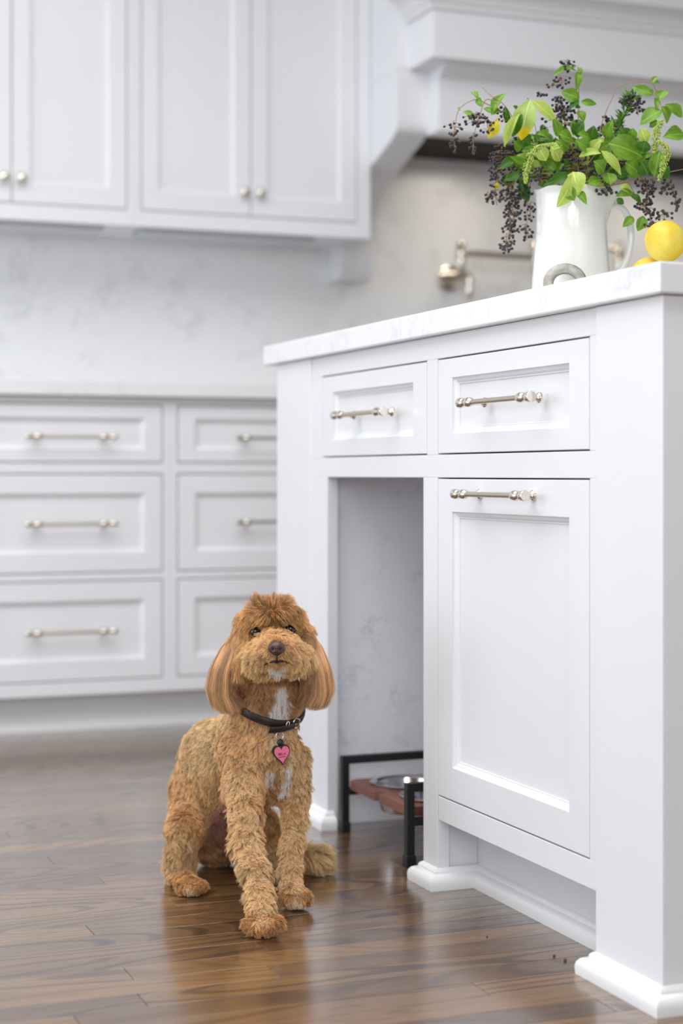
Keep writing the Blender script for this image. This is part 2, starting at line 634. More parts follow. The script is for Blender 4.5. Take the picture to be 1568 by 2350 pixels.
# drawers and pull-out door
d = front_panel('drawer', fX, 1.9718, 2.4492, 0.6888, 0.8362, 0.053, 0.030, isl)
pull((XF, 2.1935, 0.7625), -math.pi / 2, d)
d = front_panel('drawer', fX, 2.4938, 2.9638, 0.6888, 0.8362, 0.053, 0.030, isl)
pull((XF, 2.7170, 0.7605), -math.pi / 2, d)
d = front_panel('pull_out_door', fX, 1.9718, 2.4492, 0.1488, 0.6482, 0.053, 0.0505, isl)
pull((XF, 2.2120, 0.6260), -math.pi / 2, d)
# shoe mouldings
sweep('base_moulding', [(1.190, 1.9475), (XP, 1.9475), (XP, 1.7855), (1.98, 1.7855)], SHOE, M['trim'], isl)
sweep('base_moulding', [(XF + 0.012, 2.5062), (XF, 2.5062), (XF, 2.4513), (1.197, 2.4513), (1.197, 1.9480)], SHOE, M['trim'], isl)
sweep('base_moulding', [(1.200, 3.2120), (XP, 3.2120), (XP, 3.0195), (XF, 3.0195), (XF, 2.9400), (XF + 0.012, 2.9400)], SHOE, M['trim'], isl)

ct = box('island_countertop', 1.108, 2.02, 1.7735, 3.262, 0.8752, 0.914, M['quartz'], None, 0.0025)
tag(ct, 'thick white quartz countertop on the kitchen island', 'countertop')

# ================================================================== BACK BASE CABINETS
YB = 4.235
fB = lambda a, b, n: (a, YB - n, b)
ROWS = [(0.6870, 0.8310, 0.0380), (0.4080, 0.6550, 0.0540), (0.1360, 0.3840, 0.0540)]


def base_cabinet(x0, x1, label, pulls=True):
    """x0..x1: outer edges of the drawer fronts."""
    c = thing('base_cabinet', ((x0 + x1) / 2, YB, 0), label, 'cabinet', 'white drawer cabinets along the back wall')
    e0, e1 = x0 - 0.0213, x1 + 0.0213
    bm = bmesh.new()
    for (p0, p1, z0, z1) in ((e0, x0 - 0.003, 0.098, 0.853), (x1 + 0.003, e1, 0.098, 0.853),
                             (x0 - 0.003, x1 + 0.003, 0.834, 0.853), (x0 - 0.003, x1 + 0.003, 0.658, 0.684), (x0 - 0.003, x1 + 0.003, 0.387, 0.405), (x0 - 0.003, x1 + 0.003, 0.098, 0.133)):
        bm_box(bm, p0, p1, YB, YB + 0.02, z0, z1, 0.0008)
    from_bm('face_frame', bm, M['paint'], c)
    box('carcass', e0, e1, YB + 0.04, 4.845, 0.098, 0.852, M['paint'], c, 0)
    box('toe_kick', e0, e1, YB + 0.075, YB + 0.09, 0, 0.0975, M['trim'], c, 0)
    sweep('base_moulding', [(e0, YB + 0.075), (e1, YB + 0.075)], SHOE, M['trim'], c)
    for (z0, z1, ib) in ROWS:
        dr = front_panel('drawer', fB, x0, x1, z0, z1, 0.045, ib - 0.006, c)
        pull(((x0 + x1) / 2, YB, (z0 + z1) / 2 - (0.009 if z1 > 0.7 else 0.0)), 0, dr)
    return c


base_cabinet(0.140, 0.640, 'white base cabinet of three drawers cut off by the left picture edge')
base_cabinet(0.683, 1.164, 'white base cabinet with three full nickel pulls, left behind the dog')
base_cabinet(1.207, 1.735, 'white base cabinet of three drawers half hidden behind the island post')
bc = box('back_countertop', -0.85, 1.78, 4.208, 4.849, 0.8535, 0.8925, M['quartz'], None, 0.0025)
tag(bc, 'white quartz countertop on the drawer cabinets by the backsplash', 'countertop')

# ================================================================== WALL CABINETS
YU = 4.51
fU = lambda a, b, n: (a, YU - n, b)


def knob(x, z, parent):
    bm = bmesh.new()
    bm_lathe(bm, [(0, 0.008), (0.003, 0.008), (0.005, 0.005), (0.012, 0.005), (0.016, 0.011), (0.021, 0.0145), (0.026, 0.013), (0.029, 0.007), (0.030, 0.0)], (x, YU, z), (0, -1, 0), 20)
    o = from_bm('knob', bm, M['nickel'], parent, True)
    o['label'] = 'small round nickel knob'
    return o


def wall_cabinet(xs, e0, e1, label, lights):
    c = thing('wall_cabinet', ((e0 + e1) / 2, YU, 1.331), label, 'cabinet', 'white wall cabinets')
    bm = bmesh.new()
    x0, x1 = xs[0] - 0.003, xs[2] + 0.003
    for (p0, p1, z0, z1) in ((e0, x0, 1.331, 2.34), (x1, e1, 1.331, 2.34), (x0, x1, 1.331, 1.374), (x0, x1, 2.27, 2.34)):
        bm_box(bm, p0, p1, YU, YU + 0.02, z0, z1, 0.0008)
    from_bm('face_frame', bm, M['paint'], c)
    box('carcass', e0, e1, YU + 0.04, 4.849, 1.343, 2.34, M['paint'], c, 0)
    for k, (p0, p1) in enumerate(((xs[0], xs[1] - 0.0015), (xs[1] + 0.0015, xs[2]))):
        dr = front_panel('cabinet_door', fU, p0, p1, 1.377, 2.267, 0.046, 0.052, c)
        knob(xs[1] + (-0.0235 if k == 0 else 0.0235), 1.4395, dr)
    for (l0, l1) in lights:
        box('under_cabinet_light', l0, l1, 4.60, 4.72, 1.327, 1.3425, M['grille'], c, 0.003)
    return c


wall_cabinet((0.518, 0.829, 1.140), 0.475, 1.1612, 'white two-door wall cabinet cut off by the left picture edge', ((0.55, 1.10),))
wall_cabinet((1.183, 1.496, 1.813), 1.1618, 1.856, 'white two-door wall cabinet next to the range hood', ((1.21, 1.72),))

# ================================================================== RANGE HOOD
hood = thing('range_hood', (2.6, 4.84, 1.24), 'white mantel style range hood with curved corbel and dark liner', 'range hood')
CORB = [(4.848, 1.775), (4.314, 1.775), (4.314, 1.640)] + [tuple(p[:2]) for p in catmull([(4.314, 1.626, 0), (4.324, 1.606, 0), (4.358, 1.588, 0), (4.425, 1.566, 0), (4.515, 1.538, 0), (4.60, 1.505, 0), (4.675, 1.455, 0), (4.718, 1.385, 0), (4.738, 1.290, 0)], 5)] + [(4.743, 1.258), (4.752, 1.245), (4.765, 1.240), (4.848, 1.240)]
for x0 in (1.8575, 3.268):
    bm = bmesh.new()
    bm_prism(bm, CORB, lambda a, b, n: (n, a, b), x0, x0 + 0.0945)
    from_bm('corbel', bm, M['paint'], hood, True, 30)
box('apron', 1.9525, 3.2675, 4.250, 4.335, 1.600, 1.7755, M['paint'], hood, 0.001)
bm = bmesh.new()
bm_prism(bm, [(4.250, 1.7755), (4.205, 1.7755), (4.207, 1.768), (4.222, 1.762), (4.236, 1.752), (4.2495, 1.744)], lambda a, b, n: (n, a, b), 1.9525, 3.2675)
from_bm('bed_moulding', bm, M['paint'], hood)
box('mantel', 1.892, 3.330, 4.155, 4.848, 1.776, 1.906, M['paint'], hood, 0.002)
CROWN = [(0, 1.906), (0.010, 1.906), (0.012, 1.918), (0.020, 1.922), (0.026, 1.938), (0.045, 1.955), (0.062, 1.962), (0.066, 1.975), (0.070, 1.995), (0, 1.995)]
sweep('crown_moulding', [(1.892, 4.313), (1.892, 4.155), (3.330, 4.155), (3.330, 4.313)], CROWN, M['paint'], hood)
box('chimney_panel', 1.8575, 3.3625, 4.3135, 4.848, 1.776, 2.58, M['paint'], hood, 0)
bm = bmesh.new()
bm_prism(bm, [(4.336, 1.610), (4.848, 1.642), (4.848, 1.662), (4.336, 1.640)], lambda a, b, n: (n, a, b), 1.953, 3.267)
from_bm('liner', bm, M['dark_insert'], hood)
for hx in (2.28, 2.94):
    lathe_lamp = bpy.data.lights.new('hood_lamp', 'AREA')
    lathe_lamp.shape = 'DISK'
    lathe_lamp.size = 0.22
    lathe_lamp.energy = 0.8
    lathe_lamp.color = (1.0, 0.90, 0.74)
    lo_ = bpy.data.objects.new('hood_lamp', lathe_lamp)
    link(lo_, hood)
    lo_.location = (hx, 4.60, 1.612)

# ================================================================== POT FILLER
pf = thing('pot_filler', (2.245, 4.85, 1.27), 'jointed nickel pot filler tap on the backsplash beside the pitcher', 'tap')


def lathe_part(name, prof, origin, axis, mat, parent, seg=24):
    bm = bmesh.new()
    bm_lathe(bm, prof, origin, axis, seg)
    return from_bm(name, bm, mat, parent, True, 40)


lathe_part('flange', [(0.0, 0.040), (0.006, 0.040), (0.010, 0.034), (0.012, 0.020), (0.055, 0.016), (0.060, 0.016)], (2.263, 4.8499, 1.27), (0, -1, 0), M['nickel'], pf)
lathe_part('valve_body', [(-0.005, 0.013), (0.0, 0.015), (0.085, 0.014), (0.088, 0.010)], (2.215, 4.785, 1.272), (1, 0, 0), M['nickel'], pf)
lathe_part('valve_cap', [(-0.010, 0.0), (-0.008, 0.014), (0.008, 0.018), (0.018, 0.018), (0.022, 0.012)], (2.205, 4.785, 1.268), (1, 0, 0), M['nickel'], pf)
lathe_part('pivot', [(0, 0.0), (0.001, 0.011), (0.006, 0.015), (0.094, 0.015), (0.099, 0.011), (0.1, 0)], (2.268, 4.770, 1.276), (0, 0, 1), M['nickel'], pf)
lathe_part('lever', [(0, 0.0), (0.001, 0.010), (0.004, 0.012), (0.066, 0.012), (0.070, 0.010), (0.071, 0)], (2.297, 4.772, 1.200), (0, 0, 1), M['nickel'], pf)
lathe_part('arm', [(0, 0.009), (0.262, 0.009)], (2.268, 4.770, 1.342), (1, 0, -0.01), M['brushed'], pf)
lathe_part('pivot', [(0, 0.0), (0.001, 0.011), (0.006, 0.015), (0.094, 0.015), (0.099, 0.011), (0.1, 0)], (2.530, 4.770, 1.292), (0, 0, 1), M['nickel'], pf)
lathe_part('arm', [(0, 0.009), (0.29, 0.009)], (2.530, 4.770, 1.378), (1, -0.05, 0.0), M['brushed'], pf)
lathe_part('spout', [(0, 0.010), (0.004, 0.014), (0.040, 0.014), (0.044, 0.016), (0.090, 0.016), (0.1, 0.012)], (2.822, 4.755, 1.400), (0, 0, -1), M['nickel'], pf)

# ================================================================== DOG FEEDER
fd = thing('pet_feeder', (1.24, 2.75, 0), 'low black metal dog feeder stand with brown wooden shelf in the island niche', 'pet feeder')
T = 0.0072
for yy in (2.902, 2.606):
    fr = None
    bm = bmesh.new()
    bm_box(bm, 1.136, 1.345, yy - T, yy + T, 0.1245, 0.139, 0.001)
    bm_box(bm, 1.1505, 1.3305, yy - T, yy + T, 0.0675, 0.0805, 0.001)
    for x0 in (1.136, 1.3306):
        bm_box(bm, x0, x0 + 2 * T, yy - T, yy + T, 0.004, 0.1245, 0.001)
    fr = from_bm('end_frame', bm, M['black_metal'], fd)
    for x0 in (1.136, 1.3306):
        box('rubber_foot', x0 - 0.002, x0 + 2 * T + 0.002, yy - T - 0.002, yy + T + 0.002, 0, 0.019, M['black_metal'], fr, 0.002)
BOWLS = [(1.2320, 2.822), (1.2320, 2.688)]
RB = 0.0595


def shelf_with_holes():
    bm = bmesh.new()
    z0, z1 = 0.0808, 0.0965
    x0, x1 = 1.146, 1.335
    ya, yb = 2.615, 2.893
    seg = 32
    ym = (BOWLS[0][1] + BOWLS[1][1]) / 2
    for (cx, cy), (q0, q1) in zip(BOWLS, ((ym, yb), (ya, ym))):
        top_in, bot_in, top_out, bot_out = [], [], [], []
        for k in range(seg):
            a = 2 * math.pi * k / seg
            ca, sa = math.cos(a), math.sin(a)
            top_in.append(bm.verts.new((cx + RB * ca, cy + RB * sa, z1)))
            bot_in.append(bm.verts.new((cx + RB * ca, cy + RB * sa, z0)))
            tx = ((x1 - cx) if ca > 0 else (x0 - cx)) / ca if abs(ca) > 1e-9 else 1e9
            ty = ((q1 - cy) if sa > 0 else (q0 - cy)) / sa if abs(sa) > 1e-9 else 1e9
            tt = min(tx, ty)
            top_out.append(bm.verts.new((cx + tt * ca, cy + tt * sa, z1)))
            bot_out.append(bm.verts.new((cx + tt * ca, cy + tt * sa, z0)))
        for k in range(seg):
            j = (k + 1) % seg
            bm.faces.new((top_in[k], top_in[j], top_out[j], top_out[k]))
            bm.faces.new((bot_in[j], bot_in[k], bot_out[k], bot_out[j]))
            bm.faces.new((top_in[j], top_in[k], bot_in[k], bot_in[j]))
            bm.faces.new((top_out[k], top_out[j], bot_out[j], bot_out[k]))
    return from_bm('shelf', bm, M['board'], fd)


shelf_with_holes()
for k, (cx, cy) in enumerate(BOWLS):
    b = thing('dog_bowl', (cx, cy, 0.0965), ('stainless steel dog bowl at the far end of the feeder shelf', 'stainless steel dog bowl by the near feeder frame, mostly hidden')[k], 'bowl', 'bowls in the dog feeder')
    lathe_part('bowl_shell', [(-0.050, 0.0), (-0.050, 0.040), (-0.047, 0.047), (0.0, 0.0570), (0.0015, 0.066), (0.0035, 0.0665), (0.0042, 0.064), (0.0030, 0.0585), (0.0, 0.0545), (-0.045, 0.045), (-0.048, 0.038), (-0.048, 0.0)], (cx, cy, 0.0965), (0, 0, 1), M['steel'], b, 40)

# crumbs of kibble on the floor
for (x, y, zr, lab) in ((1.116, 2.022, 0.0022, 'brown kibble crumb on the floor nearest the island post'), (1.112, 2.045, 0.0020, 'brown kibble crumb beside the toe kick moulding'), (1.070, 2.165, 0.0014, 'tiny crumb on the floor below the pull-out door')):
    bm = bmesh.new()
    bm_sphere(bm, (x, y, zr * 0.8), zr, 2, (1.2, 0.9, 0.8))
    for v in bm.verts:
        v.co += Vector((rng.normal(), rng.normal(), 0)) * zr * 0.12
    tag(from_bm('kibble_crumb', bm, new_mat('kibble', srgb(120, 70, 35), 0.8)), lab, 'crumb', 'crumbs on the floor')
# ================================================================== PITCHER
porc = new_mat('white_porcelain', srgb(226, 226, 222), 0.10, spec=0.5, coat=0.3)
JC = Vector((1.3215, 2.3745, 0.9142))
JH = 0.190


def build_pitcher():
    pt = thing('pitcher', tuple(JC), 'white faceted ironstone pitcher holding leafy berry branches on the island', 'pitcher')
    seg = 80
    prof = [(0.0, 0.052), (0.0, 0.0600), (0.004, 0.0640), (0.012, 0.0640), (0.020, 0.0632), (0.05, 0.0618), (0.085, 0.0590), (0.115, 0.0566), (0.140, 0.0552), (0.160, 0.0552), (0.176, 0.0568), (0.186, 0.0590), (0.190, 0.0602)]
    inner = [(0.1905, 0.0585), (0.186, 0.0560), (0.170, 0.0530), (0.140, 0.0515), (0.080, 0.0550), (0.020, 0.0590), (0.012, 0.030)]
    bm = bmesh.new()
    rings = []
    for (z, r) in prof + inner:
        rg = []
        for k in range(seg):
            a = 2 * math.pi * k / seg
            # a measured from the image-right axis; spout on the image left
            fac = abs(math.cos(5 * a)) ** 1.0
            flat = 1.0 - 0.018 * (1 - fac) * (1.0 if z < 0.175 else 0.4)
            rr = r * flat
            zz = z
            da = (a - math.pi + math.pi) % (2 * math.pi) - math.pi
            w = math.exp(-(da / 0.36) ** 2)
            top = max(0.0, (z - 0.135) / 0.055)
            rr += 0.031 * w * top ** 1.5
            zz += 0.012 * w * top ** 2
            zz += 0.0016 * math.cos(7 * a) * top ** 2
            dirv = RIGHT * -math.cos(a) + DEPTH * math.sin(a)
            rg.append(bm.verts.new(JC + dirv * rr + UP * zz))
        rings.append(rg)
    for A, B in zip(rings[:-1], rings[1:]):
        for k in range(seg):
            bm.faces.new((A[k], A[(k + 1) % seg], B[(k + 1) % seg], B[k]))
    bm.faces.new(rings[0][::-1])
    bm.faces.new(rings[-1])
    from_bm('vessel', bm, porc, pt, True, 60)
    hp = catmull([JC + RIGHT * o + UP * z for o, z in ((0.0535, 0.158), (0.068, 0.166), (0.085, 0.158), (0.0945, 0.130), (0.092, 0.095), (0.080, 0.066), (0.066, 0.056), (0.0585, 0.060))], 6)
    n = len(hp)
    bm = bmesh.new()
    rings = []
    for i, p in enumerate(hp):
        tg = (hp[min(i + 1, n - 1)] - hp[max(i - 1, 0)]).normalized()
        nr = tg.cross(DEPTH).normalized()
        wd = 0.0085 * (1.15 - 0.3 * math.sin(math.pi * i / (n - 1)))
        rings.append([bm.verts.new(p + nr * (0.0055 * math.cos(2 * math.pi * k / 12)) + DEPTH * (wd * math.sin(2 * math.pi * k / 12))) for k in range(12)])
    for A, B in zip(rings[:-1], rings[1:]):
        for k in range(12):
            bm.faces.new((A[k], A[(k + 1) % 12], B[(k + 1) % 12], B[k]))
    bm.faces.new(rings[0])
    bm.faces.new(rings[-1][::-1])
    from_bm('handle', bm, porc, pt, True)
    return pt


build_pitcher()

# ------------------------------------------------------------------ pewter ring leaning on the pitcher
bm = bmesh.new()
RN = (-DEPTH * math.cos(0.36) - RIGHT * 0.10 + UP * math.sin(0.36)).normalized()
ra_ = RN.orthogonal().normalized()
rb_ = RN.cross(ra_)
RO = 0.0335
low = min((ra_ * math.cos(t * 0.05) + rb_ * math.sin(t * 0.05)).z for t in range(126))
rc0 = at(1297, 700, 2.605)
rc = Vector((rc0.x, rc0.y, 0.9146 - low * RO + 0.002))
sec = [(RO, -0.0025), (RO, 0.0025), (RO - 0.0015, 0.0035), (0.0195, 0.0035), (0.0175, 0.0022), (0.0175, -0.0022), (0.0195, -0.0035), (RO - 0.0015, -0.0035)]
rings = []
for k in range(56):
    a = 2 * math.pi * k / 56
    dv_ = ra_ * math.cos(a) + rb_ * math.sin(a)
    rings.append([bm.verts.new(rc + dv_ * r + RN * h) for r, h in sec])
for k in range(56):
    A, B = rings[k], rings[(k + 1) % 56]
    for j in range(len(sec)):
        bm.faces.new((A[j], A[(j + 1) % len(sec)], B[(j + 1) % len(sec)], B[j]))
pewter = add_noise_tint(new_mat('pewter', srgb(150, 148, 140), 0.45, 0.8), 60, srgb(118, 116, 108), srgb(160, 158, 150))
tag(from_bm('pewter_ring', bm, pewter, None, True, 40), 'flat pewter ring propped in front of the white pitcher', 'ring')

# ------------------------------------------------------------------ fruit on a plate
PC = Vector((1.395, 2.120, 0.9142))
pl = bmesh.new()
bm_lathe(pl, [(0, 0.0), (0.0, 0.055), (0.003, 0.058), (0.010, 0.092), (0.0125, 0.098), (0.0135, 0.097), (0.0120, 0.090), (0.0050, 0.058), (0.0035, 0.052), (0.0035, 0.0)], PC, (0, 0, 1), 48)
tag(from_bm('plate', pl, porc, None, True, 50), 'white plate under the yellow fruit at the island corner', 'plate')


def fruit_mat():
    m = new_mat('yellow_fruit', srgb(235, 205, 60), 0.42, spec=0.4)
    t = NT(m)
    tc = t.n('ShaderNodeTexCoord')
    n1 = t.n('ShaderNodeTexNoise', Scale=16.0, Detail=3.0)
    t.l(tc.outputs['Object'], n1.inputs['Vector'])
    n2 = t.n('ShaderNodeTexNoise', Scale=320.0, Detail=2.0)
    t.l(tc.outputs['Object'], n2.inputs['Vector'])
    a = t.ramp(n1.outputs['Fac'], [(0.3, srgb(200, 158, 30)), (0.5, srgb(218, 188, 56)), (0.72, srgb(228, 210, 98))])
    b = t.ramp(n2.outputs['Fac'], [(0.28, (0.86, 0.80, 0.66, 1)), (0.42, (1, 1, 1, 1))])
    mx = t.n('ShaderNodeMix', data_type='RGBA', blend_type='MULTIPLY')
    mx.inputs['Factor'].default_value = 1.0
    t.l(a, mx.inputs['A'])
    t.l(b, mx.inputs['B'])
    t.l(mx.outputs['Result'], t.b.inputs['Base Color'])
    return m


FM = fruit_mat()


def fruit(c, r, tilt, label):
    bm = bmesh.new()
    bm_sphere(bm, (0, 0, 0), 1.0, 4)
    ax = Vector(tilt).normalized()
    for v in bm.verts:
        h = v.co.normalized().dot(ax)
        rad_ = 1.0 - 0.16 * max(0, h - 0.82) / 0.18 - 0.10 * max(0, -h - 0.86) / 0.14 + 0.02 * math.sin(5 * v.co.x + 3 * v.co.y) * (1 - h * h)
        v.co = v.co.normalized() * r * rad_ * (1 - 0.03 * h * h)
    bm2 = from_bm('yellow_fruit', bm, FM, None, True)
    bm2.location = c
    tag(bm2, label, 'fruit', 'yellow fruit on the plate')
    return bm2


fruit((1.3430, 2.1345, 0.9955), 0.0305, (0.9, -0.2, 0.3), 'yellow fruit on top of the pile at the island corner')
fruit((1.3470, 2.1810, 0.9485), 0.0305, (0.2, 0.7, 0.6), 'yellow fruit peeping over the counter edge below the pile, towards the pitcher')
fruit((1.3950, 2.0960, 0.9485), 0.0305, (-0.3, 0.2, 0.9), 'yellow fruit at the right picture edge under the topmost fruit')
fruit((1.4140, 2.1620, 0.9485), 0.0305, (0.5, 0.1, 0.7), 'yellow fruit hidden at the back of the pile')

# ================================================================== BRANCHES IN THE PITCHER
def z3(zx, zy, d):
    return at(1000 + zx / 2.761, 120 + zy / 2.761, d)


def leaf_material(name, c0, c1, tip=None):
    m = new_mat(name, c0, 0.38, spec=0.4)
    t = NT(m)
    tc = t.n('ShaderNodeTexCoord')
    sp = t.n('ShaderNodeSeparateXYZ')
    t.l(tc.outputs['Object'], sp.inputs[0])
    ns = t.n('ShaderNodeTexNoise', Scale=3.0, Detail=3.0)
    t.l(tc.outputs['Object'], ns.inputs['Vector'])
    col = t.ramp(ns.outputs['Fac'], [(0.35, c0), (0.65, c1)])
    # pale midrib
    ab = t.n('ShaderNodeMath', operation='ABSOLUTE')
    t.l(sp.outputs['X'], ab.inputs[0])
    rib = t.ramp(ab.outputs[0], [(0.0, (1, 1, 1, 1)), (0.035, (0, 0, 0, 1))])
    mx = t.n('ShaderNodeMix', data_type='RGBA')
    t.l(rib, mx.inputs['Factor'])
    t.l(col, mx.inputs['A'])
    mx.inputs['B'].default_value = tuple(min(1, v * 1.5 + 0.03) for v in c1[:3]) + (1,)
    out = mx.outputs['Result']
    if tip:
        m2 = t.n('ShaderNodeMix', data_type='RGBA')
        t.l(t.ramp(sp.outputs['Y'], [(0.60, (0, 0, 0, 1)), (0.75, (1, 1, 1, 1))]), m2.inputs['Factor'])
        t.l(out, m2.inputs['A'])
        m2.inputs['B'].default_value = tip
        out = m2.outputs['Result']
    t.l(out, t.b.inputs['Base Color'])
    # light passes through the thin blade
    tr = t.n('ShaderNodeBsdfTranslucent')
    t.l(out, tr.inputs['Color'])
    ms = t.n('ShaderNodeMixShader')
    ms.inputs['Fac'].default_value = 0.35
    t.l(t.b.outputs[0], ms.inputs[1])
    t.l(tr.outputs[0], ms.inputs[2])
    outn = [n for n in t.t.nodes if n.type == 'OUTPUT_MATERIAL'][0]
    t.l(ms.outputs[0], outn.inputs['Surface'])
    return m


LM = {
    'G': leaf_material('green_leaf', srgb(90, 136, 34), srgb(126, 166, 52)),
    'D': leaf_material('dark_green_leaf', srgb(50, 94, 22), srgb(78, 126, 36)),
    'L': leaf_material('pale_green_leaf', srgb(168, 196, 78), srgb(200, 216, 116)),
    'Y': leaf_material('yellow_leaf', srgb(222, 206, 40), srgb(236, 222, 70)),
    'T': leaf_material('yellow_tipped_leaf', srgb(168, 196, 100), srgb(192, 212, 126), srgb(238, 208, 30)),
}
LEAF = {}
for key in LM:
    for sh in range(3):
        verts, faces = [], []
        NU, NV = 9, 5
        for i in range(NU):
            t_ = i / (NU - 1)
            wd = (math.sin(math.pi * t_ ** (0.80 + 0.15 * sh)) ** 0.85) * 0.5 if 0 < t_ < 1 else 0.012
            for j in range(NV):
                s_ = (j / (NV - 1)) * 2 - 1
                xx_ = s_ * wd
                zz_ = 0.10 * abs(s_) * wd * 2 * (1 + 0.3 * sh) + 0.10 * math.sin(t_ * math.pi * (0.9 + 0.2 * sh)) - 0.16 * t_ ** 2 + 0.015 * math.sin(9 * t_ + 2 * s_)
                verts.append((xx_, t_, zz_))
        for i in range(NU - 1):
            for j in range(NV - 1):
                a = i * NV + j
                faces.append((a, a + 1, a + NV + 1, a + NV))
        me = bpy.data.meshes.new('leaf')
        me.from_pydata(verts, [], faces)
        me.polygons.foreach_set('use_smooth', [True] * len(me.polygons))
        me.materials.append(LM[key])
        LEAF[(key, sh)] = me
lrng = random.Random(5)


def leaf(parent, bx, by, tx, ty, w, key, d, dd=0.0, roll=None):
    """Leaf from base to tip given in crop units; dd: how much further the tip lies."""
    b, t_ = z3(bx, by, d), z3(tx, ty, d + dd)
    ax = t_ - b
    L = ax.length
    ax.normalize()
    toward = -DEPTH + UP * 0.25
    nz = (toward - ax * toward.dot(ax)).normalized()
    a = (lrng.uniform(-0.5, 0.5) if roll is None else roll)
    nx = ax.cross(nz).normalized()
    nz2 = nz * math.cos(a) + nx * math.sin(a)
    nx = ax.cross(nz2).normalized()
    W = w / 2.761 * d / F_PX / max(0.45, math.cos(a))
    o = bpy.data.objects.new('leaf', LEAF[(key, lrng.randrange(3))])
    link(o, parent)
    m = Matrix((nx * W, ax * L, nz2 * L)).transposed().to_4x4()
    m.translation = b
    o.matrix_basis = m
    return o


twig_m = new_mat('brown_twig', srgb(150, 118, 84), 0.6)
gtwig_m = new_mat('green_stem', srgb(120, 140, 70), 0.5)
berry_m = add_noise_tint(new_mat('blue_black_berry', srgb(26, 26, 34), 0.35), 80, srgb(18, 18, 26), srgb(42, 42, 56))
MOUTH = JC + UP * 0.178


def stem(parent, pts, r=0.0011, mat=None, inside=True):
    P = [z3(*p) for p in pts]
    if inside:
        q = JC + UP * 0.02 + Vector((lrng.uniform(-.02, .02), lrng.uniform(-.02, .02), 0))
        P = [q, MOUTH + (P[0] - MOUTH) * 0.25 + Vector((lrng.uniform(-.01, .01), lrng.uniform(-.01, .01), 0))] + P
    C = catmull(P, 6)
    n = len(C)
    bm = bmesh.new()
    bm_tube(bm, C, [r * (1 - 0.6 * k / (n - 1)) for k in range(n)], 6)
    return from_bm('stem', bm, mat or twig_m, parent, True)


def berries(parent, clusters, name='berry_cluster'):
    """clusters: (zx, zy, depth, spread x, spread y, count, axis (x, y))."""
    for (cx, cy, d, sx, sy, cnt) in clusters:
        sx, sy = sx * 1.22, sy * 1.10
        bm = bmesh.new()
        tb_ = bmesh.new()
        ctr = z3(cx, cy, d)
        spine = [z3(cx, cy - sy * 0.95, d), ctr, z3(cx + sx * 0.15, cy + sy * 0.9, d)]
        bm_tube(tb_, catmull(spine, 4), 0.0007, 5)
        for _ in range(cnt):
            while True:
                u, v, w = [lrng.uniform(-1, 1) for _ in range(3)]
                if u * u + v * v + w * w < 1:
                    break
            p = z3(cx + u * sx, cy + v * sy, d + w * 0.022)
            r = lrng.uniform(0.0019, 0.0027)
            bm_sphere(bm, p, r, 2)
            s = z3(cx + u * sx * 0.12, cy + v * sy - 10, d)
            bm_tube(tb_, [s, (s + p) / 2 + UP * 0.0015, p], [0.0005, 0.0004, 0.0004], 4)
        o = from_bm(name, bm, berry_m, parent, True)
        o['kind'] = 'stuff'
        o2 = from_bm('berry_stalks', tb_, twig_m, o, True)
        o2['kind'] = 'stuff'


def sprig(name, base, label, cat='branch'):
    return thing(name, tuple(z3(*base)), label, cat, 'branches in the pitcher')


# left arching sprig with hanging berries
A = sprig('berry_sprig', (640, 800, 2.69), 'arching twig reaching far left over the pitcher with small leaves and a yellow leaf')
stem(A, [(640, 760, 2.68), (520, 480, 2.66), (440, 340, 2.66), (345, 270, 2.66), (290, 215, 2.66)], 0.0010)
stem(A, [(470, 400, 2.66), (330, 330, 2.665), (250, 300, 2.665), (150, 360, 2.665), (125, 470, 2.665), (110, 600, 2.665)], 0.0009, None, False)
stem(A, [(400, 330, 2.66), (320, 300, 2.66), (280, 400, 2.66), (250, 500, 2.66), (232, 640, 2.66)], 0.0009, None, False)
for a in ((268, 300, 225, 238, 40, 'G'), (292, 345, 262, 280, 40, 'G'), (352, 385, 305, 345, 46, 'G'), (245, 410, 170, 370, 40, 'G'), (362, 390, 432, 246, 64, 'G'), (440, 340, 470, 472, 42, 'D'), (352, 400, 405, 345, 60, 'G'), (395, 420, 338, 545, 76, 'Y'), (230, 430, 210, 380, 30, 'D'), (155, 370, 140, 345, 18, 'G'), (490, 340, 530, 375, 30, 'D')):
    leaf(A, *a, 2.66, 0.006)
berries(A, [(250, 430, 2.66, 70, 42, 34), (120, 560, 2.665, 34, 80, 20), (240, 580, 2.66, 26, 70, 12), (430, 400, 2.66, 70, 50, 12), (330, 470, 2.66, 60, 40, 12), (115, 470, 2.665, 50, 40, 8)])
# broad drooping pale leaves
B = sprig('leafy_sprig', (640, 780, 2.66), 'sprig of broad pale drooping leaves with a yellow tip, left of centre')
stem(B, [(680, 760, 2.66), (640, 520, 2.64), (600, 300, 2.63)], 0.0010, gtwig_m)
for a in ((540, 372, 422, 592, 62, 'L'), (545, 380, 480, 535, 90, 'D'), (600, 300, 535, 555, 150, 'T'), (612, 305, 778, 448, 74, 'L'), (590, 305, 585, 290, 20, 'G')):
    leaf(B, *a, 2.628, 0.01, 0.15)
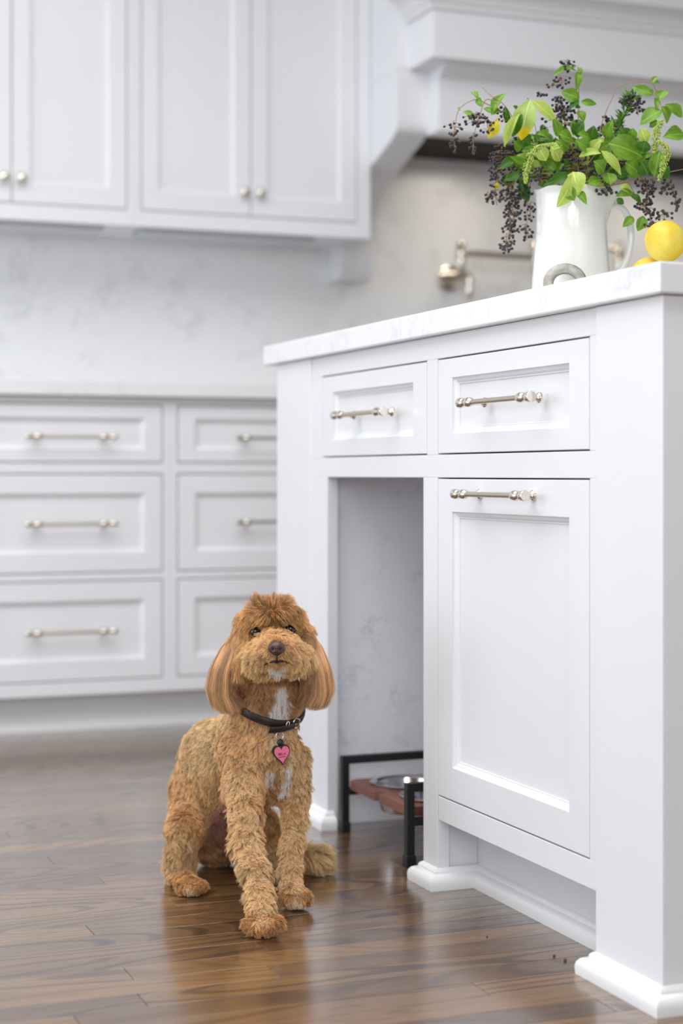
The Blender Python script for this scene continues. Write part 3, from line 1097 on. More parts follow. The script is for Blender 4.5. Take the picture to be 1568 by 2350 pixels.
# tall upright sprig
C_ = sprig('tall_berry_sprig', (905, 760, 2.70), 'tallest upright sprig with berries standing above the pitcher')
stem(C_, [(905, 720, 2.70), (903, 500, 2.70), (908, 290, 2.70), (902, 80, 2.70)], 0.0013, gtwig_m)
for a in ((890, 118, 742, 124, 46, 'G'), (900, 120, 900, 232, 50, 'G'), (912, 296, 805, 248, 84, 'G'), (920, 312, 1016, 326, 44, 'G'), (905, 305, 850, 352, 50, 'D'), (905, 370, 942, 436, 62, 'G'), (900, 95, 930, 140, 30, 'G'), (890, 85, 868, 95, 26, 'D'), (905, 330, 890, 352, 40, 'D')):
    leaf(C_, *a, 2.695, -0.008)
berries(C_, [(835, 70, 2.70, 45, 26, 9), (800, 190, 2.70, 66, 36, 14), (735, 212, 2.70, 40, 12, 5), (665, 268, 2.70, 46, 12, 7), (790, 320, 2.70, 50, 46, 22), (810, 400, 2.70, 70, 60, 46), (780, 450, 2.69, 110, 50, 24), (845, 90, 2.70, 30, 30, 6)])
# right arching leafy sprig
D2 = sprig('arching_leaf_sprig', (1030, 760, 2.68), 'long arching sprig with round green leaves at upper right')
stem(D2, [(980, 700, 2.68), (1060, 430, 2.67), (1120, 290, 2.67), (1165, 212, 2.67), (1350, 186, 2.67), (1400, 250, 2.67), (1428, 340, 2.67)], 0.0010)
for a in ((1370, 198, 1404, 144, 30, 'G'), (1385, 202, 1432, 194, 36, 'G'), (1380, 268, 1240, 216, 62, 'G'), (1418, 308, 1455, 228, 80, 'G'), (1452, 330, 1580, 405, 74, 'G'), (1400, 362, 1396, 278, 36, 'G'), (1436, 372, 1290, 450, 112, 'G'), (1426, 345, 1490, 438, 116, 'G'), (1440, 540, 1590, 505, 104, 'G'), (1378, 262, 1362, 232, 22, 'D'), (1410, 440, 1350, 470, 70, 'G')):
    leaf(D2, *a, 2.665, 0.008)
# needle sprig
N2 = sprig('needle_sprig', (1120, 640, 2.72), 'dark bushy needle leaved sprig with berries behind the arching twig')
stem(N2, [(1120, 640, 2.72), (1180, 440, 2.72), (1240, 300, 2.72)], 0.0012, gtwig_m)
for k in range(64):
    t_ = lrng.random()
    bx, by = 1130 + 110 * t_ + lrng.uniform(-12, 12), 520 - 230 * t_
    an = lrng.uniform(-1.3, 0.9) - 1.2
    Ln = lrng.uniform(55, 95)
    leaf(N2, bx, by, bx + Ln * math.cos(an), by + Ln * math.sin(an), 11, 'D' if k % 3 else 'G', 2.715 + lrng.uniform(-.015, .015), lrng.uniform(-.01, .01))
berries(N2, [(1235, 300, 2.715, 66, 46, 40), (1275, 350, 2.715, 55, 50, 22), (1080, 440, 2.71, 46, 30, 12), (1110, 500, 2.70, 76, 56, 36)])
# big centre-right leaves
E2 = sprig('broad_leaf_sprig', (1050, 800, 2.63), 'sprig with one large broad green leaf at centre right and two pale pointed leaves')
stem(E2, [(960, 720, 2.64), (1040, 620, 2.63), (1100, 580, 2.62)], 0.0011)
for a in ((1095, 578, 1322, 656, 168, 'G'), (1048, 640, 900, 648, 58, 'L'), (1048, 622, 1186, 776, 62, 'L'), (884, 560, 992, 625, 86, 'G'), (1000, 690, 1080, 760, 110, 'G'), (1110, 840, 1090, 752, 92, 'G'), (965, 838, 1046, 800, 74, 'G'), (1160, 480, 1235, 555, 80, 'D'), (1250, 480, 1240, 570, 66, 'G'), (1300, 480, 1340, 590, 84, 'L'), (1330, 560, 1310, 640, 90, 'D'), (1420, 620, 1385, 790, 110, 'G'), (1300, 690, 1350, 780, 120, 'D'), (1200, 700, 1290, 760, 110, 'G'), (1480, 720, 1420, 800, 90, 'D')):
    leaf(E2, *a, 2.62, 0.012, 0.1)
# leaves hanging over the rim
H2 = sprig('drooping_sprig', (870, 830, 2.60), 'pair of pale leaves drooping over the front rim of the pitcher')
stem(H2, [(900, 800, 2.64), (880, 760, 2.618)], 0.0010, gtwig_m)
for a, rl in (((872, 757, 905, 898, 136, 'L'), 0.2), ((866, 770, 800, 972, 112, 'L'), -0.5), ((905, 880, 956, 958, 52, 'G'), 0.2), ((850, 770, 690, 842, 66, 'D'), -0.3), ((846, 860, 870, 930, 70, 'G'), 0.6)):
    leaf(H2, *a, 2.613, -0.012, rl)
# right berry branch
R2 = sprig('right_berry_branch', (1060, 860, 2.68), 'thin branch with berry clusters hanging right above the yellow fruit')
stem(R2, [(1030, 870, 2.66), (1200, 820, 2.65), (1270, 910, 2.65), (1350, 1010, 2.65)], 0.0010)
stem(R2, [(1200, 820, 2.65), (1340, 824, 2.65), (1450, 880, 2.65)], 0.0009, None, False)
stem(R2, [(1100, 845, 2.655), (1350, 800, 2.66), (1480, 760, 2.665), (1600, 735, 2.67)], 0.0010, None, False)
for a in ((1255, 1046, 1188, 1104, 62, 'G'), (1318, 1036, 1288, 1128, 72, 'G'), (1140, 915, 1270, 888, 62, 'G'), (1230, 905, 1310, 960, 50, 'D'), (1150, 925, 1190, 960, 40, 'D'), (1160, 850, 1240, 880, 60, 'L')):
    leaf(R2, *a, 2.65, -0.004)
berries(R2, [(1340, 870, 2.65, 46, 70, 38), (1330, 980, 2.65, 60, 50, 34), (1360, 1070, 2.65, 36, 66, 22), (1450, 1040, 2.65, 46, 40, 20), (1460, 850, 2.65, 46, 60, 22), (1520, 950, 2.65, 30, 60, 16), (1290, 830, 2.65, 50, 30, 12), (1500, 860, 2.65, 40, 40, 8)])
# left berry mass
F2 = sprig('left_berry_branch', (620, 860, 2.70), 'dense bunch of dark berries hanging down the left side of the pitcher')
stem(F2, [(660, 780, 2.70), (540, 720, 2.70), (480, 860, 2.70), (470, 1050, 2.70), (465, 1230, 2.70)], 0.0012)
stem(F2, [(640, 760, 2.70), (480, 640, 2.71), (400, 700, 2.71), (390, 860, 2.71)], 0.0010)
stem(F2, [(640, 790, 2.71), (590, 900, 2.72), (575, 1130, 2.72)], 0.0009)
berries(F2, [(420, 660, 2.71, 70, 70, 46), (390, 760, 2.71, 56, 70, 40), (480, 760, 2.70, 80, 70, 40), (380, 900, 2.71, 46, 70, 26), (480, 900, 2.70, 70, 70, 50), (560, 900, 2.71, 60, 60, 30), (490, 1010, 2.70, 60, 60, 42), (470, 1110, 2.70, 46, 60, 34), (450, 1210, 2.70, 46, 60, 30), (570, 1140, 2.72, 40, 50, 18), (600, 1010, 2.72, 46, 60, 16), (560, 560, 2.70, 90, 50, 26), (330, 920, 2.71, 20, 40, 5)])
for a in ((540, 820, 590, 950, 74, 'D'), (560, 700, 480, 790, 90, 'D'), (470, 660, 540, 740, 80, 'G'), (430, 760, 500, 850, 70, 'G'), (390, 820, 378, 872, 44, 'Y'), (600, 790, 520, 850, 70, 'G'), (480, 560, 600, 600, 60, 'G')):
    leaf(F2, *a, 2.705, 0.01)


def plume(name, label, pts, d):
    s = sprig(name, (pts[0][0], pts[0][1], d), label)
    stem(s, [(p[0], p[1], d) for p in pts], 0.0007, gtwig_m, False)
    C = catmull([Vector((p[0], p[1], 0)) for p in pts], 8)
    bm = bmesh.new()
    n = len(C)
    for i, c in enumerate(C):
        t_ = i / (n - 1)
        for k in range(5):
            L = (34 * math.sin(math.pi * (0.15 + 0.8 * t_)) + 8)
            an = lrng.uniform(0.1, 1.35) * (1 if k % 2 else -1) + math.pi / 2
            p0 = Vector((c.x, c.y, 0))
            for q in range(3):
                f0, f1 = q / 3, (q + 1) / 3
                a0 = z3(c.x + math.cos(an) * L * f0, c.y + math.sin(an) * L * f0 * 0.8, d + lrng.uniform(-.004, .004))
                bm_sphere(bm, a0, 0.0011, 1, (1, 1, 1.6))
    o = from_bm('flower_plume', bm, LM['L'], s, True)
    o['kind'] = 'stuff'
    return s


plume('pale_plume', 'pale green feathery plume drooping at left centre of the bouquet', [(745, 575), (660, 590), (610, 640), (575, 740), (570, 822)], 2.605)
plume('pale_plume', 'pale green feathery plume standing at the right of the bouquet', [(1430, 425), (1400, 500), (1390, 580), (1385, 650)], 2.625)
plume('pale_plume', 'pale green feathery plume hanging lowest at the right of the bouquet', [(1420, 560), (1465, 600), (1450, 690), (1415, 805)], 2.615)
# inner foliage filling the mouth of the pitcher
K2 = sprig('inner_foliage_sprig', (880, 840, 2.69), 'crowded green foliage filling the middle of the pitcher mouth')
stem(K2, [(860, 760, 2.69), (840, 640, 2.69), (800, 560, 2.69)], 0.0012, gtwig_m)
for k in range(135):
    an = lrng.uniform(0, 2 * math.pi)
    q = math.sqrt(lrng.random())
    bx, by = 890 + math.cos(an) * 400 * q, 690 + math.sin(an) * 175 * q
    out = math.atan2(by - 860, bx - 890) + lrng.uniform(-0.9, 0.9)
    Ln = lrng.uniform(70, 130)
    leaf(K2, bx, by, bx + Ln * math.cos(out), by + Ln * math.sin(out), lrng.uniform(55, 90), lrng.choice('GGGDDL'), 2.68 + lrng.uniform(-.03, .06), lrng.uniform(-.02, .02))
for a in ((650, 600, 705, 690, 86, 'L'), (800, 590, 715, 620, 66, 'L'), (725, 590, 800, 690, 92, 'L'), (640, 520, 740, 545, 70, 'G'), (780, 520, 880, 560, 90, 'G'), (900, 520, 990, 545, 60, 'G'), (760, 560, 860, 610, 80, 'G')):
    leaf(K2, *a, 2.63, 0.01)
berries(K2, [(860, 640, 2.66, 110, 60, 60), (900, 730, 2.65, 110, 60, 60), (660, 780, 2.66, 100, 50, 40), (980, 800, 2.65, 90, 50, 36), (1080, 880, 2.65, 60, 30, 20), (1150, 700, 2.67, 90, 70, 30)])
# ================================================================== DOG
PXM = 2.6 / F_PX            # metres per photo pixel around the dog


def npw(x, y, d):
    v = at(x, y, d)
    return np.array((v.x, v.y, v.z))


PRIM = []


def chain(pts, k=0.018):
    """Tapered capsules through (px, py, depth, radius px)."""
    for a, b in zip(pts[:-1], pts[1:]):
        PRIM.append((npw(*a[:3]), a[3] * PXM, npw(*b[:3]), b[3] * PXM, k))


def ball(x, y, d, r, k=0.018):
    p = npw(x, y, d)
    PRIM.append((p, r * PXM, p + np.array((0, 0, 1e-5)), r * PXM, k))


# trunk
chain([(602, 1735, 2.665, 76), (530, 1810, 2.765, 88), (484, 1895, 2.835, 84)], 0.03)
chain([(630, 1728, 2.632, 54), (630, 1790, 2.648, 49)], 0.03)
ball(528, 1880, 2.775, 68, 0.02)
chain([(566, 1684, 2.715, 68), (496, 1733, 2.775, 75), (464, 1815, 2.815, 76)], 0.03)
ball(500, 1930, 2.850, 62, 0.02)
ball(528, 1925, 2.800, 54, 0.02)
# neck, skull, muzzle
chain([(592, 1695, 2.685, 76), (614, 1625, 2.650, 66), (622, 1510, 2.632, 56)], 0.025)
ball(642, 1602, 2.652, 47, 0.02)
ball(622, 1448, 2.640, 60, 0.02)
ball(586, 1444, 2.645, 42, 0.02)
ball(662, 1438, 2.645, 40, 0.02)
chain([(634, 1498, 2.588, 50), (635, 1494, 2.530, 33)], 0.012)
chain([(604, 1512, 2.582, 40), (584, 1520, 2.605, 36)], 0.014)
chain([(666, 1508, 2.580, 38), (690, 1514, 2.605, 33)], 0.014)
chain([(617, 1510, 2.545, 25), (600, 1522, 2.562, 25)], 0.010)
chain([(653, 1509, 2.545, 25), (671, 1518, 2.562, 25)], 0.010)
ball(636, 1538, 2.562, 19, 0.008)
chain([(606, 1405, 2.600, 21), (580, 1424, 2.605, 19)], 0.012)
chain([(648, 1400, 2.600, 21), (674, 1417, 2.605, 19)], 0.012)
# right fore leg (nearer the camera)
chain([(552, 1722, 2.640, 50), (560, 1810, 2.600, 38), (564, 1860, 2.572, 30), (566, 1935, 2.535, 25), (585, 2005, 2.490, 24), (595, 2060, 2.452, 21), (599, 2092, 2.432, 20), (604, 2116, 2.415, 25)], 0.016)
for tx, ty, td in ((574, 2122, 2.408), (594, 2128, 2.398), (614, 2127, 2.397), (632, 2119, 2.405)):
    chain([(602 + (tx - 602) * 0.5, ty - 6, td + 0.022, 17), (tx, ty, td, 15)], 0.004)
# left fore leg
chain([(676, 1745, 2.670, 36), (677, 1825, 2.652, 27), (675, 1880, 2.640, 23), (670, 1940, 2.620, 20), (666, 2000, 2.595, 18), (668, 2036, 2.580, 18), (676, 2058, 2.566, 22)], 0.016)
for tx, ty, td in ((652, 2064, 2.556), (668, 2069, 2.548), (686, 2069, 2.547), (702, 2063, 2.553)):
    chain([(676 + (tx - 676) * 0.5, ty - 5, td + 0.022, 15), (tx, ty, td, 13)], 0.004)
# right hind leg
chain([(446, 1890, 2.790, 60), (430, 1895, 2.725, 40), (426, 1906, 2.700, 34)], 0.018)
chain([(424, 1910, 2.705, 35), (414, 1985, 2.725, 31), (412, 2010, 2.725, 23)], 0.012)
chain([(412, 2012, 2.725, 24), (428, 2030, 2.680, 22), (436, 2036, 2.655, 22)], 0.012)
for tx, ty, td in ((416, 2040, 2.640), (432, 2043, 2.633), (449, 2042, 2.634), (463, 2036, 2.645)):
    chain([(437 + (tx - 437) * 0.5, ty - 5, td + 0.02, 14), (tx, ty, td, 12)], 0.004)
# left hind leg, behind the fore legs
chain([(590, 1905, 2.830, 56), (606, 1892, 2.770, 30), (614, 1896, 2.755, 22)], 0.016)
chain([(614, 1900, 2.760, 22), (618, 1970, 2.775, 20), (622, 2000, 2.770, 18)], 0.012)
chain([(622, 1998, 2.770, 18), (636, 2008, 2.730, 17), (640, 2010, 2.715, 15)], 0.01)
# tail curled round to the right
chain([(560, 1985, 2.890, 26), (630, 1996, 2.850, 24), (690, 1978, 2.810, 32), (728, 1972, 2.785, 28)], 0.014)
# ears
chain([(562, 1472, 2.622, 15), (554, 1530, 2.606, 17), (548, 1572, 2.602, 17)], 0.008)
chain([(703, 1470, 2.622, 14), (706, 1530, 2.610, 15), (706, 1572, 2.606, 15)], 0.008)
chain([(556, 1458, 2.640, 18), (530, 1510, 2.634, 18), (514, 1555, 2.626, 22), (518, 1585, 2.622, 20)], 0.010)
chain([(700, 1452, 2.645, 17), (722, 1510, 2.638, 17), (731, 1555, 2.630, 20), (728, 1583, 2.626, 17)], 0.010)


def sdf(P):
    """Smooth union of all capsules; P (n, 3)."""
    D = np.full(len(P), 1e3)
    for (a, ra, b, rb, k) in PRIM:
        ba = b - a
        L2 = ba @ ba
        h = np.clip((P - a) @ ba / L2, 0, 1)
        q = np.linalg.norm(P - a - h[:, None] * ba, axis=1) - (ra + (rb - ra) * h)
        m = np.clip(0.5 + 0.5 * (D - q) / k, 0, 1)
        D = D + (q - D) * m - k * m * (1 - m)
    return np.maximum(D, 0.0035 - P[:, 2])


GRID = {}


def tri(A, P):
    q = np.clip((P - GRID['lo']) / GRID['h'], 0, np.array(A.shape[:3]) - 1.001)
    i = q.astype(int)
    f = q - i
    out = 0
    for dx in (0, 1):
        for dy in (0, 1):
            for dz in (0, 1):
                w = (f[:, 0] if dx else 1 - f[:, 0]) * (f[:, 1] if dy else 1 - f[:, 1]) * (f[:, 2] if dz else 1 - f[:, 2])
                out = out + A[i[:, 0] + dx, i[:, 1] + dy, i[:, 2] + dz] * w
    return out


def surface_nets(lo, hi, h):
    nx, ny, nz = [int(math.ceil((b - a) / h)) + 1 for a, b in zip(lo, hi)]
    gx, gy, gz = [lo[i] + h * np.arange(n) for i, n in enumerate((nx, ny, nz))]
    G = np.stack(np.meshgrid(gx, gy, gz, indexing='ij'), -1).reshape(-1, 3)
    V = np.empty(len(G))
    for i in range(0, len(G), 400000):
        V[i:i + 400000] = sdf(G[i:i + 400000])
    V = V.reshape(nx, ny, nz)
    GRID['V'], GRID['lo'], GRID['h'] = V, np.array(lo), h
    inside = V < 0
    c = np.zeros((nx - 1, ny - 1, nz - 1), int)
    for dx in (0, 1):
        for dy in (0, 1):
            for dz in (0, 1):
                c += inside[dx:nx - 1 + dx, dy:ny - 1 + dy, dz:nz - 1 + dz]
    act = (c > 0) & (c < 8)
    idx = -np.ones(act.shape, int)
    cells = np.argwhere(act)
    idx[act] = np.arange(len(cells))
    acc = np.zeros((len(cells), 3))
    cnt = np.zeros(len(cells))
    corners = [(dx, dy, dz) for dx in (0, 1) for dy in (0, 1) for dz in (0, 1)]
    for p in corners:
        for ax in range(3):
            if p[ax] == 0:
                q = list(p)
                q[ax] = 1
                vp = V[cells[:, 0] + p[0], cells[:, 1] + p[1], cells[:, 2] + p[2]]
                vq = V[cells[:, 0] + q[0], cells[:, 1] + q[1], cells[:, 2] + q[2]]
                cr = (vp < 0) != (vq < 0)
                t = np.where(cr, vp / np.where(cr, vp - vq, 1), 0)
                pt = np.tile(np.array(p, float), (len(cells), 1))
                pt[:, ax] += t
                acc[cr] += pt[cr]
                cnt[cr] += 1
    verts = np.array(lo) + h * (cells + acc / cnt[:, None])
    faces = []
    for ax in range(3):
        o1, o2 = [(1, 2), (2, 0), (0, 1)][ax]
        sl0 = [slice(None)] * 3
        sl1 = [slice(None)] * 3
        sl0[ax], sl1[ax] = slice(0, -1), slice(1, None)
        A, B = inside[tuple(sl0)], inside[tuple(sl1)]
        for flip, E in ((False, A & ~B), (True, ~A & B)):
            e = np.argwhere(E)
            ok = (e[:, o1] > 0) & (e[:, o2] > 0) & (e[:, o1] < V.shape[o1] - 1) & (e[:, o2] < V.shape[o2] - 1)
            e = e[ok]
            quad = []
            for (s1, s2) in ((0, 0), (-1, 0), (-1, -1), (0, -1)):
                q = e.copy()
                q[:, o1] += s1
                q[:, o2] += s2
                quad.append(idx[q[:, 0], q[:, 1], q[:, 2]])
            Q = np.stack(quad, 1)
            faces.append(Q[:, ::-1] if flip else Q)
    F = np.concatenate(faces)
    return verts, F


allp = np.concatenate([np.stack((p[0], p[2])) for p in PRIM])
lo = allp.min(0) - 0.08
hi = allp.max(0) + 0.08
lo[2] = -0.012
dv, df = surface_nets(lo, hi, 0.0042)


GR = [np.ascontiguousarray(g) for g in np.gradient(GRID['V'], GRID['h'])]


def fast_sdf(P):
    return tri(GRID['V'], P)


def grad(P):
    g = np.stack([tri(GR[i], P) for i in range(3)], 1)
    return g / np.maximum(np.linalg.norm(g, axis=1, keepdims=True), 1e-9)


def surf_d(px, py, d0=2.3, d1=2.95):
    """Depth at which the ray through a photo pixel meets the dog's skin."""
    ds = np.linspace(d0, d1, 900)
    v = fast_sdf(npw(px, py, 1.0)[None] * ds[:, None] + (1 - ds[:, None]) * np.array((0, 0, CAM_H)))
    hit = np.argmax(v < 0)
    return ds[hit] if v[hit] < 0 else None


dog = thing('dog', tuple(at(560, 2060, 2.64).xy) + (0,), 'curly golden brown dog sitting on the wooden floor and looking up', 'dog')
skin = add_noise_tint(new_mat('dog_skin', srgb(186, 146, 104), 0.8, spec=0.1), 60, srgb(170, 126, 88), srgb(192, 150, 108))
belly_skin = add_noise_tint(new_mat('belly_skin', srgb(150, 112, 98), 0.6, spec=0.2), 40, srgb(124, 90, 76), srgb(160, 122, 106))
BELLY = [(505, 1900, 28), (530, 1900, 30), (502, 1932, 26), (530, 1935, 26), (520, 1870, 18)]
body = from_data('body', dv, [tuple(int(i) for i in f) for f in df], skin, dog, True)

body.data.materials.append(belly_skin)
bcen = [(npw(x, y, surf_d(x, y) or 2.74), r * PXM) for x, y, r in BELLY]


def in_belly(P):
    m = np.zeros(len(P), bool)
    for c, r in bcen:
        m |= np.linalg.norm(P - c, axis=1) < r
    return m


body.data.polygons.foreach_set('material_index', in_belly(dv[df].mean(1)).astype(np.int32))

# ---------------------------------------------------------------- collar geometry (needed before the fur)
CC = npw(616, 1611, 2.660)
e1 = npw(690, 1636, 2.655) - CC
e2 = npw(636, 1668, 2.590) - CC
e1 /= np.linalg.norm(e1)
e2 -= e1 * (e2 @ e1)
e2 /= np.linalg.norm(e2)
e3 = np.cross(e1, e2)
if e3[2] < 0:
    e3 = -e3


def collar_point(t, off):
    dr = e1 * math.cos(t) + e2 * math.sin(t)
    rs = np.linspace(0.02, 0.13, 440)
    v = fast_sdf(CC + rs[:, None] * dr)
    i = np.argmax(v > off)
    return CC + rs[i] * dr, dr


NC = 72
cpts = [collar_point(2 * math.pi * k / NC, 0.0045) for k in range(NC)]
rad = np.array([np.linalg.norm(p - CC) for p, _ in cpts])
for _ in range(6):
    rad = 0.25 * np.roll(rad, 1) + 0.5 * rad + 0.25 * np.roll(rad, -1)
cpos = np.array([CC + rad[k] * cpts[k][1] for k in range(NC)])

# ---------------------------------------------------------------- fur
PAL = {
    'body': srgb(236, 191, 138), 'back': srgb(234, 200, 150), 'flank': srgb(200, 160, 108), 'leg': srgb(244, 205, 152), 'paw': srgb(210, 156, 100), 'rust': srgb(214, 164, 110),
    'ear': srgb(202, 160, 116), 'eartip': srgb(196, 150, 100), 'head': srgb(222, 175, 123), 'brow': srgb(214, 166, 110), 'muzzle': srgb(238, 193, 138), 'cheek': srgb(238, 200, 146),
    'under': srgb(196, 150, 104), 'white': srgb(253, 250, 245), 'belly': srgb(196, 146, 128), 'dark': srgb(128, 86, 56), 'tail': srgb(240, 206, 150), 'cream': srgb(244, 224, 190),
}
